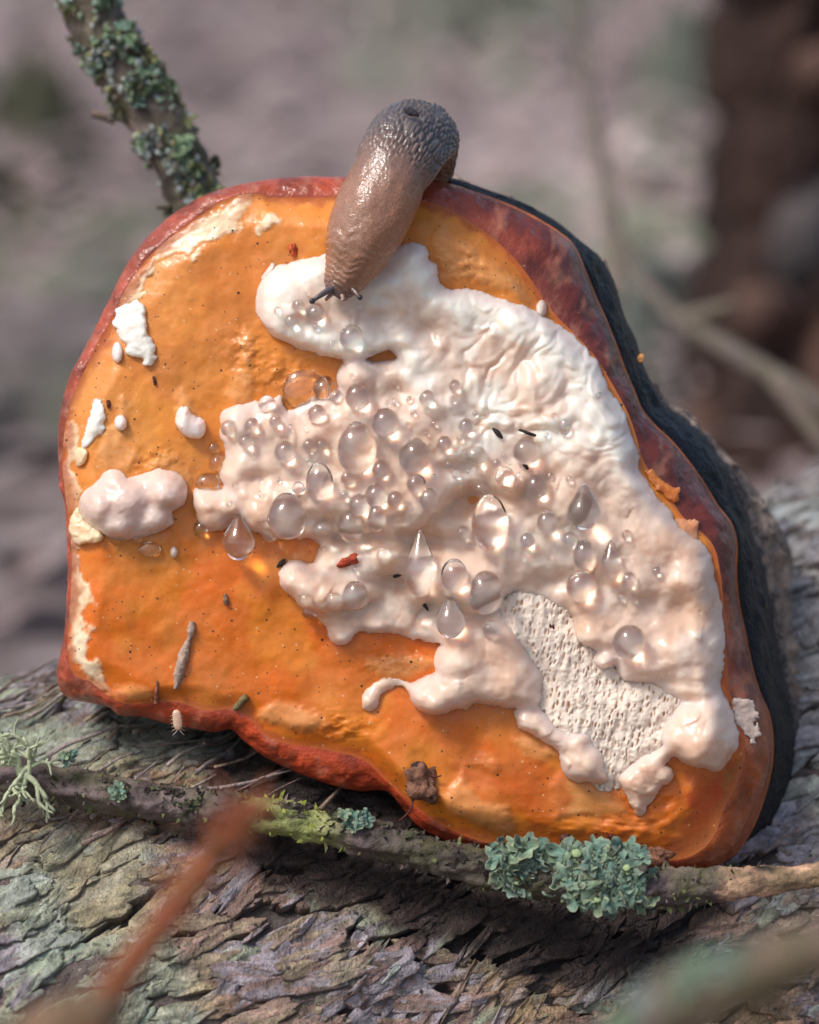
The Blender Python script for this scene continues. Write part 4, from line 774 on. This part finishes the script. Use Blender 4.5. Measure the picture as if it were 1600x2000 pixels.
chunk('bark_crumb', 1106, 1638, zsurf(1106, 1638) + 4, 12, 9, 6, .2, srgb(84, 40, 28), 'small dark red crumb above the lichen on orange', 'bark crumb', 311, None, .5)
chunk('bark_crumb', 1192, 1633, zsurf(1192, 1633) + 3, 6, 5, 4, .2, srgb(110, 40, 26), 'tiny dark crumb on shiny orange above the lichen', 'bark crumb', 312, None, .5)
chunk('insect_egg', 1252, 700, -205, 7, 9, 6, .2, srgb(216, 152, 90), 'tiny amber egg sticking out from the black band', 'egg', 313, None, .1)
def build_insect():
    z = 10; root = empty('woodlouse', P(347., 1430., z), 'tiny pale segmented insect on the lower red rim', 'insect')
    s = np.linspace(0, 1, 40); yy = 1386 + 40 * s; w = 9 * np.sqrt(np.clip(1 - (2 * s - 1) ** 4, .02, 1)) * (1 + .06 * np.sin(s * 2 * np.pi * 9)); C = at(344 + 5 * s, yy, z + 6 + 0 * s)
    T, N, B = frames(C, -FWD); a = np.linspace(0, 2 * np.pi, 20, endpoint=False); V = C[:, None] + (w * PX * .55)[:, None, None] * np.cos(a)[None, :, None] * N[:, None] + (w * PX)[:, None, None] * np.sin(a)[None, :, None] * B[:, None]
    obj('body', V.reshape(-1, 3), gridR(40, 20, wv=True), M_WHITE, root, srgb(206, 168, 142))
    for i in range(5):
        for sd in (-1, 1):
            y = 1394 + i * 7; x = 345 + i; v, f = tube(at(np.linspace(x, x + sd * 13, 6), y + np.array([0, 1, 2, 3, 4, 6.]), z + np.array([3, 5, 5, 4, 2, 0.])), 0.7 * PX, 6, ref=UP); obj('leg', v, f, M_WHITE, root, srgb(200, 160, 134))
    for sd in (-1, 1): v, f = tube(at(np.linspace(349, 349 + sd * 11, 6), np.linspace(1424, 1436, 6), z + np.array([3, 6, 6, 5, 3, 2.])), 0.9 * PX, 6, ref=UP); obj('antenna', v, f, M_WHITE, root, srgb(206, 172, 150))
build_insect()

# ------------------------------------------------------------------ lichens and twigs
def lobe_variants(n, k=4, seed=0, spread=1.0):
    out = []
    NS, rings = 40, np.array([0, .3, .6, .84, .96, 1.0])
    for i in range(n):
        th = np.linspace(0, 2 * np.pi, NS, endpoint=False); ph = RNG.uniform(0, 6.28)
        lob = np.abs(np.cos((th * k + ph) / 2 + .9 * noise(np.cos(th) * 1.2 + i, np.sin(th) * 1.2, None, 5))) ** .6
        r = (.36 + .64 * lob) * (1 + .3 * noise(np.cos(th) * 2 + i * 3, np.sin(th) * 2, None, seed + 2)) + .10 * noise(np.cos(th) * 7 + i * 9, np.sin(th) * 7, None, seed + 4)
        rr = rings[:, None] * r[None, :]; x, y = rr * np.cos(th) * 1.15, rr * np.sin(th)
        z = .42 * noise(x * 1.5 + i * 7, y * 1.5, None, seed + 6) + .16 * noise(x * 4 + i, y * 4, None, seed + 7) + .22 * rings[:, None] ** 2 * noise(np.cos(th) * 2 + i, np.sin(th) * 2, None, seed + 8)[None, :]
        V = np.stack([x, y, z], -1); Vb = V.copy(); Vb[..., 2] -= .10; Vb[-1, :, :2] *= .97
        out.append((V, Vb, rings)); 
    return out
def lobe_mesh(name, var, c_top, c_edge, c_under, mat):
    V, Vb, rings = var; nr, ns = V.shape[:2]; F1 = gridF(nr, ns, wv=True); F2 = F1[:, ::-1] + nr * ns
    i = np.arange(ns); j = (i + 1) % ns; a = (nr - 1) * ns; F3 = np.stack([a + i, nr * ns + a + i, nr * ns + a + j, a + j], 1)
    w = (rings[:, None, None] ** 4); c = np.array(c_top) * (1 - w) + np.array(c_edge) * w; c = c * (.8 + .35 * noise(V[..., 0] * 3, V[..., 1] * 3, None, 3)[..., None]) * np.ones_like(V)
    cb = np.ones_like(V) * np.array(c_under)
    return mesh(name, np.concatenate([V.reshape(-1, 3), Vb.reshape(-1, 3)]), np.concatenate([F1, F2, F3]), np.concatenate([c.reshape(-1, 3), cb.reshape(-1, 3)]), True, (mat,))
LV = lobe_variants(12, 5, 1); LV2 = lobe_variants(6, 3, 20)
TEAL = [lobe_mesh('lichen_lobe', v, srgb(*t), srgb(*e), srgb(110, 98, 78), M_LICHEN) for v, (t, e) in zip(LV, [((146, 188, 168), (198, 216, 182)), ((128, 170, 156), (176, 200, 170)), ((156, 190, 156), (208, 220, 178)), ((110, 146, 132), (190, 206, 184))] * 3)]
GREENS = [lobe_mesh('lichen_lobe', v, c, e, srgb(84, 80, 58), M_LICHEN) for v in LV2 for c, e in ((srgb(138, 172, 132), srgb(180, 204, 160)), (srgb(178, 194, 190), srgb(214, 222, 220)), (srgb(158, 164, 106), srgb(186, 190, 132)), (srgb(122, 160, 138), srgb(166, 196, 174)))]

def upper_branch():
    q = catmull(np.array([(560, 1120, -760, 75), (500, 760, -700, 66), (430, 480, -660, 58), (352, 320, -640, 62), (270, 180, -630, 64), (190, 40, -620, 62), (110, -120, -600, 56), (0, -360, -560, 48)], float), 160)
    C = at(q[:, 0], q[:, 1], q[:, 2]); R = q[:, 3] * PX
    root = empty('lichen_branch', C[0], 'upright dead branch crusted with green lichen behind the fungus', 'branch')
    def bm(v): return .14 * fbm(v[..., 0] / .004, v[..., 1] / .004, v[..., 2] / .004, 4, 7)
    v, f = tube(C, R * .95, 40, ref=-FWD, bump=bm); n = fbm(v[:, 0] / .003, v[:, 1] / .003, v[:, 2] / .003, 3, 9)[:, None]; obj('bark', v, f, M_TWIG, root, np.array([.15, .115, .095]) * (1 + .6 * n))
    T, N, B = frames(C, -FWD)
    cl = lambda s, an: float(noise(np.array([s / 7.]), np.array([an * 1.5]), None, 91)[0])
    i = 0
    while i < 285:
        s = rnd.randrange(48, 150); an = rnd.gauss(0, 1.0)
        if cl(s, an) < rnd.uniform(-.15, .25): continue
        i += 1; d = math.cos(an) * N[s] + math.sin(an) * B[s]; p = C[s] + d * R[s] * rnd.uniform(.92, 1.08)
        n = d + 1.2 * np.array([rnd.uniform(-1, 1) for _ in range(3)]); ty = rnd.random()
        k = 1 if (math.sin(an) < -.0 and ty < .5) else rnd.choice((0, 0, 2, 3)); me = GREENS[rnd.randrange(6) * 4 + k]
        inst('lichen_lobe', me, frame_mat(p, np.array([rnd.uniform(-1, 1) for _ in range(3)]), n, rnd.uniform(9, 24) * PX), root)
    sm = []
    for i in range(1500):
        s = rnd.randrange(40, 155); an = rnd.uniform(-math.pi, math.pi)
        if cl(s, an) < rnd.uniform(-.35, .15): continue
        d = math.cos(an) * N[s] + math.sin(an) * B[s]; p = C[s] + d * R[s] * rnd.uniform(.92, 1.06 + .25 * max(0, cl(s, an))); v, f = ball(p, *(rnd.uniform(3, 11) * PX for _ in range(3)), 5, 7); sm.append((v, f, np.array(rnd.choice([(.24, .30, .18), (.40, .44, .42), (.28, .27, .12), (.14, .11, .09), (.22, .30, .24)]))))
    V, F, Cc = merge(sm); tag(obj('lichen_granules', V, F, M_LICHEN, root, Cc), kind='stuff')
    q2 = catmull(np.array([(225, 235, -630), (200, 226, -625), (180, 222, -620)], float), 12); v, f = tube(at(q2[:, 0], q2[:, 1], q2[:, 2]), np.linspace(10, 8, 12) * PX, 10, ref=UP); obj('bud', v, f, M_TWIG, root, np.array([.26, .18, .15]))
    q2 = catmull(np.array([(345, 398, -650), (325, 404, -640), (305, 404, -635)], float), 12); v, f = tube(at(q2[:, 0], q2[:, 1], q2[:, 2]), np.linspace(8, 4, 12) * PX, 10, ref=UP); obj('bud', v, f, M_TWIG, root, np.array([.12, .09, .07]))
upper_branch()

def front_twig():
    pts = [(-260, 1420, 0, 35), (-60, 1492, 30, 35), (90, 1528, 52, 35), (240, 1556, 62, 33), (400, 1578, 70, 31), (520, 1590, 74, 33), (640, 1616, 78, 32), (780, 1652, 84, 32), (920, 1690, 92, 36), (1050, 1716, 100, 38), (1180, 1732, 104, 40), (1300, 1736, 104, 36), (1400, 1730, 100, 32), (1500, 1720, 94, 26), (1620, 1708, 86, 22), (1850, 1690, 70, 18)]
    q = catmull(np.array(pts, float), 360); C = at(q[:, 0], q[:, 1], q[:, 2]); R = q[:, 3] * PX
    root = empty('mossy_twig', P(700., 1640., 60.), 'long mossy twig lying across the log in front of fungus', 'twig')
    def bm(v): return .2 * fbm(v[..., 0] / .005, v[..., 1] / .0016, v[..., 2] / .0016, 4, 17) + .09 * fbm(v[..., 0] / .0008, v[..., 1] / .0006, v[..., 2] / .0006, 2, 19)
    def colour(v):
        x, y = topx(v); n = fbm(v[:, 0] / .004, v[:, 1] / .0016, v[:, 2] / .0016, 4, 23)[:, None]; c = np.array([.12, .085, .085]) * (1 + .6 * n)
        k = (sstep(440, 520, x) * sstep(700, 600, x))[:, None]; c = c * (1 - k) + k * np.array([.34, .36, .13]) * (1 + .4 * n)
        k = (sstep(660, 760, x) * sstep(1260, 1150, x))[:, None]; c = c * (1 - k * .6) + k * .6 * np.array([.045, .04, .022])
        k = sstep(1380, 1440, x + 25 * n[:, 0])[:, None]; c = c * (1 - k) + k * np.array([.36, .22, .14]) * (1 + .9 * n)
        return np.clip(c, .01, 1)
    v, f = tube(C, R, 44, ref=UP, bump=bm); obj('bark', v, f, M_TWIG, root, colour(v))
    T, N, B = frames(C, UP)
    # moss and bark tatters standing off the twig
    ms = []
    for i in range(900):
        s = rnd.randrange(30, 320); an = rnd.uniform(-math.pi, math.pi); x = q[s, 0]
        d = math.cos(an) * N[s] + math.sin(an) * B[s]; p = C[s] + d * R[s] * .93; l = rnd.uniform(5, 15) * PX; dd = d + .8 * np.array([rnd.uniform(-1, 1) for _ in range(3)]); sd = np.cross(dd, FWD); sd = sd / np.linalg.norm(sd) * l * rnd.uniform(.25, .6)
        col = np.array((.32, .36, .06) if 470 < x < 680 and rnd.random() < .8 else rnd.choice([(.10, .12, .03), (.06, .045, .04), (.16, .17, .06), (.10, .075, .07), (.20, .16, .13)])) * rnd.uniform(.6, 1.3)
        if x > 1380 and rnd.random() < .8: continue
        m = p + dd * l * .6 + sd * .8; ms.append((np.array([p - sd * .5, p + sd * .5, m, p + dd * l]), np.array([[0, 1, 2], [0, 2, 3]]), col))
    V, F, Cc = merge(ms); tag(obj('moss_and_tatters', V, F, M_MOSS, root, Cc, False), kind='stuff')
    for i in range(110):                     # larger curled bark tatters
        s = rnd.randrange(60, 250); an = rnd.uniform(-1.2, 1.9); d = math.cos(an) * N[s] - math.sin(an) * B[s] * (1 if np.dot(B[s], FWD) > 0 else -1); p = C[s] + d * R[s] * .95
        inst('bark_tatter', TATTER[i % 4], frame_mat(p, T[s] + .4 * np.array([rnd.uniform(-1, 1) for _ in range(3)]), d + .5 * np.array([rnd.uniform(-1, 1) for _ in range(3)]), rnd.uniform(9, 19) * PX), root)
    return root, C, R, N, B, T, q
TATTER = [lobe_mesh('bark_tatter', v, c, np.array(c) * 1.3, np.array(c) * .5, M_BARK) for v, c in zip(LV2, [(.16, .11, .10), (.20, .17, .13), (.10, .075, .07), (.20, .22, .11)])]
twig_root, TC, TR, TN_, TB, TT, TQ = front_twig()
def lichen_thing(label, spots, meshes, n, sz, spread_z, seed, cups=0, name='leafy_lichen', small=0):
    r = random.Random(seed); c0 = spots[0]; root = empty(name, P(float(c0[0]), float(c0[1]), float(c0[4])), label, 'lichen', 'leafy lichens on the mossy twig')
    for i in range(n + small):
        if i == n: sz = (6, 13); spread_z += 6
        x, y, rx, ry, z = r.choices(spots, [s[2] * s[3] for s in spots])[0]
        while True:
            a, b = r.uniform(-1, 1), r.uniform(-1, 1)
            if a * a + b * b < 1: break
        bulge = math.sqrt(max(0, 1 - a * a - b * b)); zz = z + bulge * spread_z + r.uniform(-8, 8)
        nrm = -FWD * (.75 + .5 * bulge) + RIGHT * (a * .75 + r.uniform(-.5, .5)) + UP * (-b * .55 + .25 + r.uniform(-.5, .5))
        inst('lichen_lobe', meshes[r.randrange(len(meshes))], frame_mat(P(x + a * rx, y + b * ry, zz), np.array([r.uniform(-1, 1) for _ in range(3)]), nrm, r.uniform(*sz) * PX), root)
    for i in range(cups):
        x, y, rx, ry, z = r.choice(spots); px, py = x + r.uniform(-.7, .7) * rx, y + r.uniform(-.7, .7) * ry
        t = np.linspace(0, 1, 8); C = P(px, py, z + spread_z * .9) + t[:, None] * (-FWD * .8 + UP * .5 + RIGHT * r.uniform(-.4, .4)) * 14 * PX; v, f = tube(C, np.array([3, 4, 5, 6, 7, 8, 8.5, 7.]) * PX * r.uniform(.6, 1.2), 14, ref=RIGHT)
        obj('cup', v, f, M_LICHEN, root, srgb(*r.choice([(120, 140, 96), (60, 56, 44), (150, 170, 120)])))
lichen_thing('large blue green leafy lichen rosette on the twig below fungus', [(1180, 1722, 90, 62, 120), (1240, 1715, 40, 60, 118), (1150, 1690, 60, 40, 118)], TEAL, 80, (17, 36), 30, 3, 9, small=110)
lichen_thing('smaller pale green lichen with rounded lobes beside the large rosette', [(1000, 1695, 50, 38, 122), (965, 1650, 22, 22, 112), (1030, 1672, 34, 22, 118)], TEAL[:4], 22, (20, 32), 16, 4, small=22)
lichen_thing('tiny green lichen scrap on the twig left of fungus base', [(690, 1598, 26, 20, 108), (712, 1602, 16, 12, 108)], TEAL[4:], 10, (12, 18), 10, 5)
lichen_thing('few tiny green lichen lobes at the left end of twig', [(135, 1472, 16, 22, 96), (232, 1546, 8, 10, 106)], TEAL[2:6], 9, (9, 15), 8, 6)
def bushy_lichen():
    root = empty('bushy_lichen', P(42., 1530., 92.), 'pale grey green shrubby lichen tuft on left end of the twig', 'lichen'); r = random.Random(9)
    def branch(p, d, l, rad, depth):
        n = 9; C = [np.array(p)]; d = np.array(d, float)
        for i in range(n): d = d + .28 * np.array([r.uniform(-1, 1), r.uniform(-1, 1), r.uniform(-.6, .6)]); d /= np.linalg.norm(d); C.append(C[-1] + d * l / n)
        C = np.array(C); v, f = tube(at(C[:, 0], C[:, 1], C[:, 2]), np.linspace(rad, rad * .55, n + 1) * PX, 8, ref=(.3, .5, .8)); g = r.uniform(.8, 1.15); obj('strand', v, f, M_LICHEN, root, srgb(176, 184, 150) * g)
        if depth:
            for k in range(r.choice((2, 2, 3))): branch(C[r.randrange(4, n + 1)], d + .9 * np.array([r.uniform(-1, 1), r.uniform(-1, 1), r.uniform(-.4, .8)]), l * .68, rad * .68, depth - 1)
    for d in [(-.3, -1, .3), (.25, -1, .3), (.8, -.5, .3), (-.9, -.4, .2), (.3, .9, .4), (-.4, .9, .4), (.9, .3, .4), (.0, -1, .5), (-.8, .5, .4)]: branch((42 + r.uniform(-18, 18), 1505 + r.uniform(-15, 15), 92), d, r.uniform(52, 84), r.uniform(5.5, 8), 2)
bushy_lichen()

# ------------------------------------------------------------------ out of focus foreground twigs
def fore(name, pts, col, label, seed, bumpk=.12, extra=None):
    q = catmull(np.array(pts, float), 90); C = at(q[:, 0], q[:, 1], q[:, 2]); root = empty(name, C[-1], label, 'twig')
    v, f = tube(C, q[:, 3] * PX, 20, ref=UP, bump=lambda v: bumpk * fbm(v[..., 0] / .003, v[..., 1] / .003, v[..., 2] / .003, 3, seed)); obj('bark', v, f, M_TWIG, root, np.array(col)); return root, C, q
r1, C1, q1 = fore('rusty_twig', [(482, 1575, 1900, 8), (452, 1615, 1950, 14), (400, 1690, 2000, 16), (340, 1775, 2050, 17), (280, 1850, 2100, 19), (225, 1925, 2150, 22), (170, 2010, 2200, 26), (60, 2250, 2300, 30)], srgb(150, 74, 44), 'blurred rust red twig pointing up from bottom in front of the log', 5)
for i in range(60):
    s = rnd.randrange(1, 36); d = np.array([rnd.uniform(-1, 1), rnd.uniform(-1, 1), rnd.uniform(-1, 1)]); v, f = tube(C1[s] + np.linspace(0, 1, 6)[:, None] * d * .0035, np.linspace(5, 2, 6) * PX, 6); obj('bristle', v, f, M_TWIG, r1, srgb(160, 84, 52))
fore('brown_twig', [(225, 1965, 2150, 24), (180, 1985, 2180, 36), (110, 2020, 2200, 40), (20, 2080, 2220, 42), (-150, 2220, 2240, 44)], srgb(124, 96, 74), 'blurred stout tan twig stub in the bottom corner before the log', 6)
r3, C3, q3 = fore('grey_twig', [(1130, 2120, 2300, 34), (1280, 1990, 2320, 36), (1420, 1920, 2340, 36), (1560, 1870, 2360, 36), (1800, 1780, 2380, 35)], srgb(104, 86, 74), 'blurred grey brown twig crossing the bottom corner beside the lichen rosette', 7)
for i in range(70):
    s = rnd.randrange(14, 60); d = UP * rnd.uniform(.3, 1) - FWD * rnd.uniform(-.3, 1) + RIGHT * rnd.uniform(-.6, .3); d /= np.linalg.norm(d)
    inst('lichen_lobe', GREENS[rnd.randrange(6) * 4 + rnd.choice((0, 3, 1))], frame_mat(C3[s] + d * 34 * PX, np.array([rnd.uniform(-1, 1) for _ in range(3)]), d, rnd.uniform(12, 24) * PX), r3)
